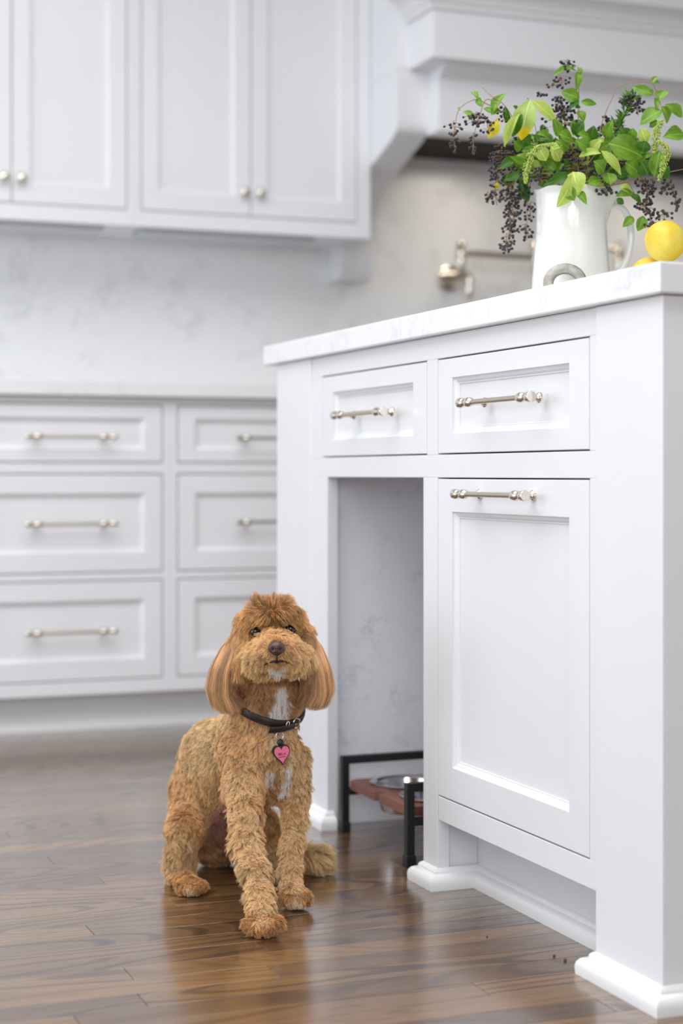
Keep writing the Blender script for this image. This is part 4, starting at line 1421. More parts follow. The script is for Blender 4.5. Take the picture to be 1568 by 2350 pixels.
# (px, py, depth, flow px (x, y, depth px), length mm, lift, curl, colour)
G = [
    # head
    (600, 1395, 2.60, (-20, -60, -10), 23, .62, .4, 'head'), (640, 1390, 2.60, (15, -60, -10), 23, .62, .4, 'head'), (560, 1410, 2.62, (-50, -10, 0), 14, .5, .3, 'head'),
    (690, 1405, 2.62, (40, 10, 0), 14, .5, .3, 'head'), (622, 1400, 2.68, (0, 10, 60), 14, .45, .5, 'head'), (545, 1450, 2.64, (-25, 60, 0), 14, .35, .25, 'head'), (702, 1440, 2.64, (20, 60, 0), 14, .35, .25, 'head'),
    (606, 1405, 2.57, (-34, 22, -14), 17, .34, .12, 'brow'), (648, 1400, 2.57, (32, 22, -14), 17, .34, .12, 'brow'), (580, 1420, 2.59, (-40, 40, 0), 17, .28, .12, 'brow'), (676, 1413, 2.59, (38, 40, 0), 17, .28, .12, 'brow'), (627, 1425, 2.58, (0, 20, -10), 8, .4, .2, 'brow'), (627, 1392, 2.60, (0, -50, -10), 17, .6, .3, 'head'), (560, 1455, 2.61, (-20, 60, 0), 14, .25, .2, 'brow'), (698, 1448, 2.61, (20, 60, 0), 14, .25, .2, 'brow'),
    (632, 1455, 2.545, (2, -50, -5), 12, .55, .25, 'muzzle'), (610, 1468, 2.535, (-34, -34, 0), 12, .50, .25, 'muzzle'), (658, 1466, 2.535, (34, -34, 0), 12, .50, .25, 'muzzle'), (634, 1474, 2.52, (0, -50, 0), 6, .4, .1, 'rust'),
    (600, 1498, 2.540, (-50, 6, 10), 13, .45, .4, 'muzzle'), (670, 1496, 2.540, (50, 6, 10), 13, .45, .4, 'muzzle'), (580, 1480, 2.565, (-50, 20, 20), 12, .33, .35, 'cheek'), (692, 1478, 2.565, (50, 20, 20), 12, .33, .35, 'cheek'),
    (575, 1530, 2.575, (-30, 50, 10), 18, .34, .4, 'cheek'), (702, 1522, 2.575, (28, 50, 10), 18, .34, .4, 'cheek'), (605, 1545, 2.555, (-10, 55, 5), 16, .36, .35, 'cheek'), (668, 1540, 2.555, (10, 55, 5), 16, .36, .35, 'cheek'),
    (622, 1506, 2.515, (-24, 30, 0), 6, .30, .1, 'muzzle'), (648, 1505, 2.515, (24, 30, 0), 6, .30, .1, 'muzzle'),
    (636, 1540, 2.535, (0, 50, -6), 11, .40, .1, 'cheek'), (626, 1534, 2.54, (-8, 50, -6), 9, .40, .1, 'cheek'), (648, 1534, 2.54, (8, 50, -6), 9, .40, .1, 'cheek'), (640, 1556, 2.56, (2, 50, 10), 9, .3, .2, 'under'),
    (600, 1565, 2.60, (-10, 50, 15), 11, .3, .4, 'under'), (672, 1565, 2.60, (10, 50, 15), 11, .3, .4, 'under'), (570, 1560, 2.62, (-10, 60, 10), 12, .3, .3, 'under'), (700, 1560, 2.62, (10, 60, 10), 12, .3, .3, 'under'),
    # ears: long straight hair
    (548, 1462, 2.64, (-26, 80, 0), 16, .07, .06, 'ear'), (528, 1510, 2.615, (-14, 90, 0), 16, .07, .06, 'ear'), (508, 1555, 2.60, (-2, 90, 0), 16, .07, .07, 'ear'), (520, 1590, 2.595, (8, 90, 0), 16, .07, .08, 'eartip'), (497, 1525, 2.64, (-8, 90, 0), 16, .08, .06, 'ear'), (495, 1585, 2.61, (10, 90, 0), 16, .07, .08, 'ear'),
    (552, 1530, 2.60, (4, 90, 0), 16, .08, .08, 'eartip'), (552, 1570, 2.60, (12, 90, 0), 16, .07, .10, 'dark'), (540, 1590, 2.60, (8, 90, 0), 16, .07, .10, 'eartip'), (706, 1460, 2.64, (22, 80, 0), 16, .07, .06, 'ear'), (726, 1510, 2.61, (12, 90, 0), 16, .07, .06, 'ear'), (740, 1555, 2.60, (0, 90, 0), 16, .07, .07, 'ear'), (724, 1588, 2.60, (-8, 90, 0), 16, .07, .08, 'eartip'), (704, 1560, 2.61, (-6, 90, 0), 16, .07, .10, 'dark'), (745, 1588, 2.63, (-8, 90, 0), 16, .07, .08, 'ear'),
    # throat and chest
    (640, 1590, 2.585, (0, 70, -5), 12, .28, .35, 'under'), (637, 1615, 2.58, (0, 70, -5), 13, .26, .35, 'under'), (640, 1640, 2.58, (0, 70, -5), 12, .26, .35, 'under'),
    (608, 1610, 2.60, (-8, 70, 0), 15, .34, .85, 'under'), (670, 1610, 2.605, (10, 70, 0), 15, .34, .85, 'under'), (585, 1600, 2.62, (-8, 70, 0), 15, .34, .85, 'under'), (690, 1620, 2.63, (8, 70, 0), 11, .3, .7, 'body'),
    (606, 1690, 2.59, (-6, 60, 0), 11, .34, .8, 'body'), (660, 1700, 2.585, (8, 60, 0), 11, .36, .8, 'body'), (690, 1720, 2.62, (20, 55, 0), 12, .40, .8, 'leg'), (640, 1700, 2.58, (0, 60, 0), 11, .3, .6, 'cream'),
    (660, 1775, 2.60, (4, 60, 0), 12, .3, .4, 'body'), (655, 1805, 2.61, (-4, 60, 0), 12, .3, .4, 'body'), (624, 1775, 2.60, (-6, 60, 0), 11, .3, .5, 'body'), (616, 1745, 2.595, (-6, 60, 0), 11, .34, .8, 'body'), (640, 1820, 2.63, (0, 60, 5), 11, .32, .7, 'under'), (690, 1790, 2.63, (14, 55, 0), 13, .42, .85, 'leg'),
    # shoulder, back and flank
    (540, 1680, 2.63, (-30, 50, 20), 11, .36, .75, 'body'), (570, 1660, 2.61, (-16, 55, 5), 11, .34, .7, 'body'), (560, 1740, 2.58, (-12, 60, 5), 12, .36, .85, 'body'), (500, 1660, 2.70, (-40, 40, 40), 9, .30, .55, 'back'), (460, 1680, 2.75, (-40, 50, 40), 9, .30, .55, 'back'),
    (430, 1740, 2.78, (-20, 60, 30), 9, .30, .55, 'back'), (480, 1730, 2.70, (-26, 55, 20), 9, .30, .55, 'back'), (500, 1790, 2.68, (-20, 50, 10), 9, .30, .55, 'flank'), (440, 1810, 2.72, (-14, 60, 10), 12, .38, .9, 'body'), (405, 1800, 2.80, (-10, 60, 20), 13, .42, .85, 'body'),
    (480, 1850, 2.69, (-10, 55, 5), 9, .30, .55, 'flank'), (520, 1700, 2.80, (-40, 50, 60), 9, .30, .55, 'back'),
    # hind leg
    (390, 1890, 2.76, (-6, 60, 5), 13, .42, .85, 'body'), (430, 1870, 2.68, (0, 60, 0), 12, .38, .85, 'rust'), (455, 1895, 2.67, (8, 60, 0), 10, .32, .6, 'rust'), (420, 1940, 2.67, (0, 60, 0), 14, .42, .95, 'leg'), (400, 1970, 2.70, (-6, 60, 0), 14, .42, .95, 'leg'), (440, 1975, 2.68, (6, 60, 0), 12, .36, .9, 'leg'),
    (412, 2010, 2.70, (-2, 60, 0), 10, .36, .8, 'rust'), (436, 2030, 2.64, (4, 40, -20), 9, .42, .6, 'paw'), (418, 2045, 2.635, (-6, 40, -20), 7, .4, .4, 'paw'), (455, 2045, 2.635, (6, 40, -20), 7, .4, .4, 'paw'), (437, 2054, 2.63, (0, 40, -20), 6, .4, .3, 'cream'),
    # belly
    (520, 1900, 2.73, (0, 60, 0), 4, .2, .3, 'belly'), (500, 1970, 2.74, (0, 60, 0), 9, .3, .5, 'under'), (540, 1975, 2.75, (0, 60, 0), 9, .3, .5, 'under'), (500, 1870, 2.71, (4, 60, 0), 6, .25, .4, 'belly'),
    # right fore leg
    (550, 1810, 2.56, (-10, 60, 0), 14, .42, .9, 'leg'), (590, 1830, 2.57, (10, 60, 0), 11, .36, .8, 'body'), (545, 1880, 2.53, (-14, 60, 0), 16, .44, .95, 'leg'), (580, 1900, 2.52, (8, 60, 0), 13, .38, .9, 'leg'), (560, 1960, 2.50, (-8, 60, 0), 15, .42, .95, 'leg'), (595, 1980, 2.48, (10, 60, 0), 14, .42, .95, 'leg'),
    (570, 2030, 2.46, (-6, 60, 0), 15, .42, .95, 'leg'), (610, 2040, 2.44, (12, 60, 0), 14, .42, .95, 'leg'), (598, 2085, 2.42, (2, 60, 0), 12, .40, .85, 'leg'), (580, 2110, 2.405, (-20, 40, -10), 11, .45, .7, 'paw'), (625, 2108, 2.40, (22, 40, -10), 11, .45, .7, 'paw'), (604, 2112, 2.395, (0, 40, -20), 10, .46, .7, 'leg'), (604, 2135, 2.39, (0, 40, -10), 7, .4, .4, 'paw'),
    # left fore leg
    (695, 1830, 2.64, (14, 60, 0), 14, .44, .95, 'leg'), (665, 1850, 2.62, (-4, 60, 0), 10, .34, .85, 'body'), (694, 1900, 2.62, (12, 60, 0), 13, .42, .95, 'leg'), (660, 1930, 2.60, (-6, 60, 0), 11, .36, .9, 'leg'), (684, 1970, 2.59, (8, 60, 0), 12, .40, .95, 'leg'), (654, 2000, 2.58, (-6, 60, 0), 11, .36, .9, 'leg'),
    (670, 2035, 2.56, (0, 60, 0), 10, .38, .8, 'leg'), (660, 2060, 2.55, (-12, 40, -10), 9, .44, .6, 'paw'), (700, 2055, 2.55, (22, 36, -10), 10, .46, .6, 'paw'), (678, 2078, 2.545, (0, 40, -10), 6, .4, .4, 'cream'),
    # left hind and tail
    (615, 1890, 2.74, (4, 60, 0), 8, .3, .6, 'rust'), (622, 1980, 2.75, (4, 50, 0), 9, .34, .7, 'leg'), (640, 2005, 2.71, (6, 40, 0), 9, .36, .6, 'leg'),
    (640, 1980, 2.83, (60, 10, 0), 16, .4, .4, 'tail'), (700, 1955, 2.79, (60, 14, 0), 24, .36, .3, 'tail'), (730, 1960, 2.77, (50, 40, 0), 26, .36, .3, 'tail'), (735, 1990, 2.77, (40, 44, 0), 22, .3, .3, 'tail'), (700, 1995, 2.78, (30, 50, 0), 18, .3, .3, 'rust'),
]


def snap(x, y, d, tol=0.07):
    q = surf_d(x, y)
    return npw(x, y, q if q is not None and abs(q - d) < tol else d)


gp = np.array([snap(*g[:3]) for g in G])
R_, D_, U_ = np.array(RIGHT), np.array(DEPTH), np.array((0, 0, 1.0))
gf = np.array([R_ * g[3][0] - U_ * g[3][1] + D_ * g[3][2] for g in G])
gf /= np.linalg.norm(gf, axis=1, keepdims=True)
gl = np.array([g[4] for g in G]) * 0.001
gt = np.array([g[5] for g in G])
gc = np.array([g[6] for g in G])
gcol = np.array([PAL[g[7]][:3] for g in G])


def guide(P):
    out = [np.empty((len(P), 3)), np.empty(len(P)), np.empty(len(P)), np.empty(len(P)), np.empty((len(P), 3))]
    for i in range(0, len(P), 20000):
        q = P[i:i + 20000]
        d2 = ((q[:, None, :] - gp[None]) ** 2).sum(-1)
        w = 1.0 / (d2 + 0.006 ** 2) ** 2.2
        w /= w.sum(1, keepdims=True)
        s = slice(i, i + 20000)
        out[0][s] = w @ gf
        out[1][s] = w @ gl
        out[2][s] = w @ gt
        out[3][s] = w @ gc
        w2 = w ** 1.5
        w2 /= w2.sum(1, keepdims=True)
        out[4][s] = w2 @ gcol
    return out


PATCH = [  # (px, py, depth, radius mm, colour, strength)
    (637, 1538, 2.535, 11, 'white', 1.0), (626, 1532, 2.54, 6, 'white', .9), (650, 1532, 2.54, 6, 'white', .9),
    (647, 1578, 2.590, 8, 'white', .9), (644, 1596, 2.585, 11, 'white', 1.0), (650, 1612, 2.585, 9, 'white', .9), (636, 1625, 2.580, 13, 'white', 1.0), (648, 1638, 2.58, 10, 'white', .9), (634, 1650, 2.580, 10, 'white', .9),
    (662, 1765, 2.595, 9, 'white', 1.0), (657, 1790, 2.600, 9, 'white', 1.0), (650, 1815, 2.610, 9, 'white', 1.0), (668, 1745, 2.595, 8, 'cream', .8), (622, 1772, 2.600, 8, 'white', .9), (618, 1790, 2.600, 7, 'white', .7),
]


def patches(P, col):
    for (x, y, d, r, c, st) in PATCH:
        dd = np.linalg.norm(P - snap(x, y, d, 0.2), axis=1)
        w = np.clip((r * 0.00125 - dd) / (r * 0.0005), 0, 1) * st
        w = np.clip(w + rng.normal(0, 0.25, len(w)) * (w > 0) * (w < 1), 0, 1)
        col = col * (1 - w)[:, None] + np.array(PAL[c][:3]) * w[:, None]
    return col


def build_fur(n_want):
    tri = np.concatenate([df[:, [0, 1, 2]], df[:, [0, 2, 3]]])
    A, B, C = dv[tri[:, 0]], dv[tri[:, 1]], dv[tri[:, 2]]
    nrm = np.cross(B - A, C - A)
    ar = np.linalg.norm(nrm, axis=1) / 2
    nrm /= np.maximum(np.linalg.norm(nrm, axis=1, keepdims=True), 1e-12)
    cen = (A + B + C) / 3
    view = np.array((0, 0, CAM_H)) - cen
    view /= np.linalg.norm(view, axis=1, keepdims=True)
    facing = (nrm * view).sum(1)
    dens = np.where(facing > -0.35, 1.0, 0.45)
    dens = np.where(cen[:, 2] < 0.006, 0.0, dens)
    # denser on the head, where the hair reads finer
    head = cen[:, 2] > npw(630, 1600, 2.6)[2]
    dens = dens * np.where(head, 1.5, 1.0)
    w = ar * dens
    pick = rng.choice(len(tri), n_want, p=w / w.sum())
    r1, r2 = rng.random(n_want), rng.random(n_want)
    sq = np.sqrt(r1)
    P = A[pick] * (1 - sq)[:, None] + B[pick] * (sq * (1 - r2))[:, None] + C[pick] * (sq * r2)[:, None]
    N = grad(P)
    fl_, ln, lift, curl, col = guide(P)
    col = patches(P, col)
    # keep the hair off eyes, nose, mouth corners and under the collar
    keep = ~in_belly(P) | (rng.random(n_want) < 0.06)
    for c, r in FUR_HOLES:
        keep &= np.linalg.norm(P - c, axis=1) > r
    for c, r in FUR_SHORT:
        ln = ln * np.clip(np.linalg.norm(P - c, axis=1) / r, 0.35, 1)
    dc = np.min(np.linalg.norm(P[:, None, :] - cpos[None, ::2], axis=2), axis=1)
    ln = ln * np.clip((dc - 0.003) / 0.010, 0.25, 1)
    P, N, fl_, ln, lift, curl, col = [v[keep] for v in (P, N, fl_, ln, lift, curl, col)]
    n = len(P)
    fl_ -= N * (fl_ * N).sum(1, keepdims=True)
    fl_ /= np.maximum(np.linalg.norm(fl_, axis=1, keepdims=True), 1e-6)
    side = np.cross(N, fl_)
    # clumps
    nc = n // 10
    ci = rng.choice(n, nc, replace=False)
    kd = kdtree.KDTree(nc)
    for k, i in enumerate(ci):
        kd.insert(P[i], k)
    kd.balance()
    own = np.array([kd.find(p)[1] for p in P])
    # broad clumps shared by several small ones give the curly locks
    nb = max(1, nc // 10)
    bi = rng.choice(nc, nb, replace=False)
    kb = kdtree.KDTree(nb)
    for k, i in enumerate(bi):
        kb.insert(P[ci[i]], k)
    kb.balance()
    bown = np.array([kb.find(P[ci[k]])[1] for k in range(nc)])[own]
    ph = rng.uniform(0, 2 * math.pi, nb)[bown] + rng.normal(0, 0.5, nc)[own]
    swing = rng.normal(0, 1, nb)[bown] * 0.7 + rng.normal(0, 0.5, nc)[own] + rng.normal(0, 0.3, n)
    va = 0.3 + curl
    lenv = (1 + 0.16 * va * rng.normal(0, 1, nb)[bown]) * (1 + 0.10 * va * rng.normal(0, 1, nc)[own]) * rng.uniform(0.72, 1.1, n)
    ln = ln * np.clip(lenv, 0.45, 1.5)
    liftv = np.clip(lift * (1 + 0.35 * rng.normal(0, 1, nb)[bown]), 0.08, 0.85)
    K = 7
    T = np.linspace(0, 1, K)
    pts = np.empty((n, K, 3))
    cur = P - N * 0.001
    dirf = fl_ + side * (swing * curl * 0.9)[:, None]
    dirf /= np.linalg.norm(dirf, axis=1, keepdims=True)
    freq = 0.9 + 0.8 * np.clip(ln / 0.014, 0.4, 1.2)
    for j in range(K):
        pts[:, j] = cur
        t = T[j]
        lf = np.maximum(liftv * (1.25 - 0.70 * t), 0.12)
        dr = dirf * (1 - lf)[:, None] + N * lf[:, None]
        dr[:, 2] -= 0.22 * t
        wv = curl * 1.15 * np.sin(2 * math.pi * freq * t + ph) * (0.25 + 0.75 * t)
        wn = curl * 0.20 * np.cos(2 * math.pi * freq * t + ph * 1.7) * t
        dr = dr + side * wv[:, None] + N * wn[:, None]
        dr /= np.linalg.norm(dr, axis=1, keepdims=True)
        cur = cur + dr * (ln / (K - 1))[:, None]
    # pull every strand towards its clump's own strand near the tip
    rep = ci[own]
    off = pts[rep] - P[rep][:, None, :]
    target = P[rep][:, None, :] + off
    cl = (T ** 1.2)[None, :, None] * 0.26
    pts = pts * (1 - cl) + target * cl
    for j in range(1, K):
        q = pts[:, j]
        need = 0.0008 + 0.0016 * T[j]
        v = fast_sdf(q)
        m = v < need
        pts[m, j] = q[m] + grad(q[m]) * (need - v[m])[:, None]
    pts[:, :, 2] = np.maximum(pts[:, :, 2], 0.0012)
    ok = np.ones(n, bool)
    for c, r in EYE_CLEAR:
        for f in (0.004, 0.010, 0.017):
            q = c - D_ * f
            ok &= np.min(np.linalg.norm(pts - q, axis=2), axis=1) > r
    tone = np.exp(np.clip(0.19 * rng.normal(0, 1, nb)[bown] + 0.10 * rng.normal(0, 1, nc)[own] + 0.07 * rng.normal(0, 1, n), -0.65, 0.25))
    col = col * tone[:, None]
    col = col / np.maximum(1.0, col.max(1, keepdims=True) / 0.92)
    return pts[ok], col[ok], ln[ok]


def add_curves(name, pts, col, r0, mat, parent):
    n, K, _ = pts.shape
    hc = bpy.data.hair_curves.new(name)
    hc.add_curves([K] * n)
    hc.position_data.foreach_set('vector', pts.reshape(-1).astype(np.float32))
    ra = hc.attributes.new('radius', 'FLOAT', 'POINT')
    prof = np.linspace(1, 0.35, K)
    ra.data.foreach_set('value', (np.repeat(r0, K).reshape(n, K) * prof).reshape(-1).astype(np.float32))
    ca = hc.attributes.new('fur_color', 'FLOAT_COLOR', 'CURVE')
    ca.data.foreach_set('color', np.concatenate([col, np.ones((n, 1))], 1).reshape(-1).astype(np.float32))
    hc.materials.append(mat)
    o = bpy.data.objects.new(name, hc)
    return link(o, parent)


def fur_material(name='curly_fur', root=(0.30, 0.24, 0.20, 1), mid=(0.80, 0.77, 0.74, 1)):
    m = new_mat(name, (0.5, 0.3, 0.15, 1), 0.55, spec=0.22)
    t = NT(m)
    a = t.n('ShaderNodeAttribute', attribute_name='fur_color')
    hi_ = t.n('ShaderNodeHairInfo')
    rp = t.ramp(hi_.outputs['Intercept'], [(0.0, root), (0.5, mid), (1.0, (1.10, 1.10, 1.10, 1))])  # darker roots, deepened to paint in the shade between curls
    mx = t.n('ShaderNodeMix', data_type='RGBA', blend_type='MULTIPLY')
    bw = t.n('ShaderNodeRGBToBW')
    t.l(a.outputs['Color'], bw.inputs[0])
    # white hair takes less of this root darkening
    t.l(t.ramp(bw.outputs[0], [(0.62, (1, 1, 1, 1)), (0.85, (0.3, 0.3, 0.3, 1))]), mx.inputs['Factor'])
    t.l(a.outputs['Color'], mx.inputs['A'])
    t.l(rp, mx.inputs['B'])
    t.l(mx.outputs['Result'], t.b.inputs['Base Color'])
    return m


# ---------------------------------------------------------------- face
EYES = [(586, 1449), (667, 1443)]
eye_mat = new_mat('dark_eye', srgb(30, 18, 12), 0.04, spec=0.8)
FUR_HOLES = []
EYE_CLEAR = []
for (ex, ey) in EYES:
    dd = surf_d(ex, ey)
    c = npw(ex, ey, dd - (0.0024 if ex > 630 else 0.0012))
    bm = bmesh.new()
    bm_sphere(bm, (0, 0, 0), 0.0088, 3)
    for v in bm.verts:
        v.co += Vector(c)
    from_bm('eye', bm, eye_mat, dog, True)
    FUR_HOLES.append((npw(ex, ey, dd - 0.001), 0.0105))
    EYE_CLEAR.append((c - np.array(DEPTH) * 0.002, 0.0070 if ex > 630 else 0.0062))
    EYE_CLEAR.append((npw(ex + (2 if ex < 630 else -2), ey + 2, dd - 0.0012), 0.0066))
nd = surf_d(635, 1489)
NOSE = npw(635, 1488, nd)
FUR_HOLES.append((NOSE, 0.0116))
nose_mat = new_mat('brown_nose', srgb(74, 46, 42), 0.36, spec=0.5)
NT(nose_mat)
bm = bmesh.new()
bm_sphere(bm, (0, 0, 0), 1.0, 4)
nost = [(-0.42, -0.05), (0.42, -0.05)]
for v in bm.verts:
    x, y, z = v.co          # x right, y depth (negative = towards viewer), z up
    wx = 0.0128 * (1.0 - 0.24 * max(0, -z))
    f = 1.0
    for (hx, hz) in nost:
        q = ((x - hx * 1.05) / 0.20) ** 2 + ((z - hz) / 0.24) ** 2
        if y < 0.1:
            f -= 0.34 * math.exp(-q)
    if y < 0 and z < 0.1:
        f -= 0.12 * math.exp(-(x / 0.09) ** 2)
    p = Vector((x * wx * (0.6 + 0.4 * f), y * 0.0105 * f, z * 0.0108))
    v.co = Vector(NOSE) + RIGHT * p.x + DEPTH * (p.y - 0.001) + UP * p.z
nose = from_bm('nose', bm, nose_mat, dog, True)
nose['label'] = 'dark brown nose'
nostril_mat = new_mat('nostril', srgb(22, 12, 11), 0.6)
for sx in (-1, 1):
    bm = bmesh.new()
    bm_sphere(bm, (0, 0, 0), 1.0, 2)
    for v in bm.verts:
        x, y, z = v.co
        v.co = Vector(NOSE) + RIGHT * (sx * 0.0055 + x * 0.0026) + DEPTH * (-0.0068 + y * 0.0018) + UP * (-0.0006 + z * 0.0024)
    from_bm('nostril', bm, nostril_mat, nose, True)
# mouth line
mp = []
for (mx_, my_) in ((596, 1533), (605, 1527), (616, 1521), (628, 1517), (636, 1519), (645, 1516), (657, 1518), (668, 1524), (677, 1529)):
    mp.append(npw(mx_, my_, surf_d(mx_, my_) - 0.0025))
bm = bmesh.new()
bm_tube(bm, catmull(mp, 4), [0.0004 + 0.0017 * math.sin(math.pi * k / 32) for k in range(33)], 8)
mo = from_bm('mouth', bm, new_mat('dark_lips', srgb(40, 26, 22), 0.5), dog, True)
for p in mp[1:-1]:
    FUR_HOLES.append((p, 0.0036))
bm = bmesh.new()
bm_tube(bm, [npw(635, 1503, surf_d(635, 1503) - 0.004), npw(636, 1512, surf_d(636, 1512) - 0.004), npw(636, 1519, surf_d(636, 1519) - 0.004)], [0.0016, 0.0012, 0.0014], 8)
from_bm('lip_cleft', bm, mo.data.materials[0], dog, True)

FUR_SHORT = [(snap(647, 1700, 2.6), 0.02), (snap(648, 1728, 2.6), 0.024)]
EAR_GUIDES = [
    [[(545, 1450), (512, 1484), (489, 1530), (479, 1578), (489, 1612)], [(550, 1453), (524, 1490), (503, 1540), (496, 1592), (508, 1626)], [(554, 1458), (538, 1500), (521, 1552), (520, 1602), (531, 1630)], [(560, 1466), (552, 1512), (546, 1560), (552, 1602), (568, 1624)]],
    [[(706, 1445), (735, 1482), (753, 1532), (760, 1580), (750, 1612)], [(704, 1449), (726, 1490), (740, 1545), (744, 1592), (734, 1620)], [(702, 1454), (716, 1500), (724, 1552), (724, 1600), (714, 1622)], [(699, 1462), (704, 1512), (700, 1560), (692, 1600), (684, 1616)]],
]


def ear_hair(G_, n):
    K = 9
    A = np.array(G_, float)                       # guides x points x 2
    nc = n // 26
    cs_, ct_ = rng.random(nc), rng.uniform(0.0, 0.42, nc)
    cl_, cd_ = rng.normal(0, 1, nc), rng.random(nc)
    own = rng.integers(0, nc, n)
    s_ = np.clip(cs_[own] * 1.02 - 0.01 + rng.normal(0, 0.025, n), -0.05, 1.08) * (A.shape[0] - 1)
    t0 = np.clip(ct_[own] + rng.normal(0, 0.06, n), -0.04, 0.6)
    t1 = np.clip(0.97 + 0.045 * cl_[own] + rng.normal(0, 0.05, n), 0.7, 1.10)
    ox = rng.normal(0, 3.2, nc)[own] + rng.normal(0, 1.6, n)
    i = np.clip(np.floor(s_).astype(int), 0, A.shape[0] - 2)
    f = s_ - i
    layer = cd_[own] * 0.9 + rng.random(n) * 0.1    # 0 front, 1 back
    pts = np.empty((n, K, 3))
    ph = rng.uniform(0, 6.28, nc)[own]
    sd0 = np.clip(s_ / (A.shape[0] - 1), 0, 1)
    for j in range(K):
        t = (t0 + (t1 - t0) * j / (K - 1)) * (A.shape[1] - 1)
        k = np.clip(t.astype(int), 0, A.shape[1] - 2)
        g = t - k
        P0 = A[i, k] * (1 - g)[:, None] + A[i, k + 1] * g[:, None]
        P1 = A[i + 1, k] * (1 - g)[:, None] + A[i + 1, k + 1] * g[:, None]
        xy = P0 * (1 - f)[:, None] + P1 * f[:, None]
        tt = t / (A.shape[1] - 1)
        xy[:, 0] += 2.6 * np.sin(3.2 * tt + ph) * tt + ox * (0.25 + tt)
        sm = np.clip(tt / 0.55, 0, 1)
        sm = sm * sm * (3 - 2 * sm)
        dep = 2.655 - 0.045 * sm + (layer - 0.15) * 0.034 * np.sin(np.pi * np.clip(0.15 + 0.7 * tt, 0, 1)) - 0.012 * np.sin(np.pi * sd0)
        u, v = (xy[:, 0] - CX) / F_PX, -(xy[:, 1] - YH) / F_PX
        pts[:, j] = np.stack(((u * cs + sn) * dep, (-u * sn + cs) * dep, CAM_H + v * dep), 1)
        vv = fast_sdf(pts[:, j])
        m = vv < 0.002
        pts[m, j] += grad(pts[m, j]) * (0.002 - vv[m])[:, None]
    a_, b_ = np.array(PAL['ear'][:3]), np.array(PAL['dark'][:3])
    mixd = np.clip((sd0 - 0.55) / 0.4, 0, 1) * 0.75
    col = a_ * (1 - mixd)[:, None] + b_ * mixd[:, None]
    col = col * np.exp(np.clip(0.38 * rng.normal(0, 1, nc)[own] + 0.12 * rng.normal(0, 1, n), -1.1, 0.40))[:, None]
    return pts, np.minimum(col, 0.9)


fp, fc, fl_len = build_fur(300000)
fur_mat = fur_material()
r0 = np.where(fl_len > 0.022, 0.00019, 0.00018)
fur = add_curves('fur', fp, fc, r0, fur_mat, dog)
fur['kind'] = 'stuff'
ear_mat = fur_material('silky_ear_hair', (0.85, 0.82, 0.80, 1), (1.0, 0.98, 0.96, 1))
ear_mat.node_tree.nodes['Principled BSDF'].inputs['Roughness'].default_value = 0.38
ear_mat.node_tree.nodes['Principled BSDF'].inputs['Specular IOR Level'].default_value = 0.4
for G_ in EAR_GUIDES:
    ep, ec = ear_hair(G_, 13000)
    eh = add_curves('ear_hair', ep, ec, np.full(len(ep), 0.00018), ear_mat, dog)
    eh['kind'] = 'stuff'
# ================================================================== COLLAR AND NAME TAG
leather = new_mat('dark_leather', srgb(38, 29, 25), 0.42, spec=0.5)


def strap(name, path, outs, ups, w, th, mat, parent, closed):
    """Flat leather strap: rounded rectangular section swept along path."""
    bm = bmesh.new()
    sec = [(-0.5, -0.35), (-0.5, 0.35), (-0.42, 0.5), (0.0, 0.62), (0.42, 0.5), (0.5, 0.35), (0.5, -0.35), (0.4, -0.5), (-0.4, -0.5)]
    rings = []
    for p, o, u in zip(path, outs, ups):
        rings.append([bm.verts.new(Vector(p) + Vector(u) * (a * w) + Vector(o) * (b * th)) for a, b in sec])
    n, k = len(rings), len(sec)
    for i in range(n if closed else n - 1):
        A, B = rings[i], rings[(i + 1) % n]
        for j in range(k):
            bm.faces.new((A[j], A[(j + 1) % k], B[(j + 1) % k], B[j]))
    if not closed:
        bm.faces.new(rings[0])
        bm.faces.new(rings[-1][::-1])
    return from_bm(name, bm, mat, parent, True, 50)


outs = [c[1] for c in cpts]
col_t = strap('collar', cpos, outs, [e3] * NC, 0.0120, 0.0042, leather, dog, True)
col_t['label'] = 'dark brown leather collar'


def on_collar(t, out=0.0, up=0.0):
    k = (t / (2 * math.pi) * NC) % NC
    i = int(k)
    f = k - i
    p = cpos[i] * (1 - f) + cpos[(i + 1) % NC] * f
    dr = e1 * math.cos(t) + e2 * math.sin(t)
    return p + dr * out + e3 * up


def t_for_px(px):
    best = None
    for k in range(0, 721):
        t = math.pi * k / 720
        p = on_collar(t)
        dx, dd = (Vector(p) - Vector((0, 0, CAM_H))).dot(RIGHT), Vector(p).dot(DEPTH)
        q = abs(CX + F_PX * dx / dd - px)
        if best is None or q < best[0]:
            best = (q, t)
    return best[1]


tm, tb, te = t_for_px(645), t_for_px(672), t_for_px(622)
# loose strap end lying over the collar, hanging a little lower
ends = [on_collar(tb + (te - tb) * k / 10, 0.0052 + 0.0008 * k / 10, -0.001 - 0.0085 * (k / 10) ** 1.2) for k in range(11)]
eo = [(e1 * math.cos(tb + (te - tb) * k / 10) + e2 * math.sin(tb + (te - tb) * k / 10)) for k in range(11)]
strap('strap_end', ends, eo, [e3] * 11, 0.0105, 0.0032, leather, col_t, False)
# stitching on the loose end
bm = bmesh.new()
for k in range(1, 10):
    for sg in (-1, 1):
        p = Vector(ends[k]) + Vector(eo[k]) * 0.0018 + Vector(e3) * (sg * 0.0036)
        bm_sphere(bm, p, 0.00042, 1)
st_ = from_bm('stitching', bm, new_mat('thread', srgb(150, 140, 130), 0.7), col_t, True)
st_['kind'] = 'stuff'


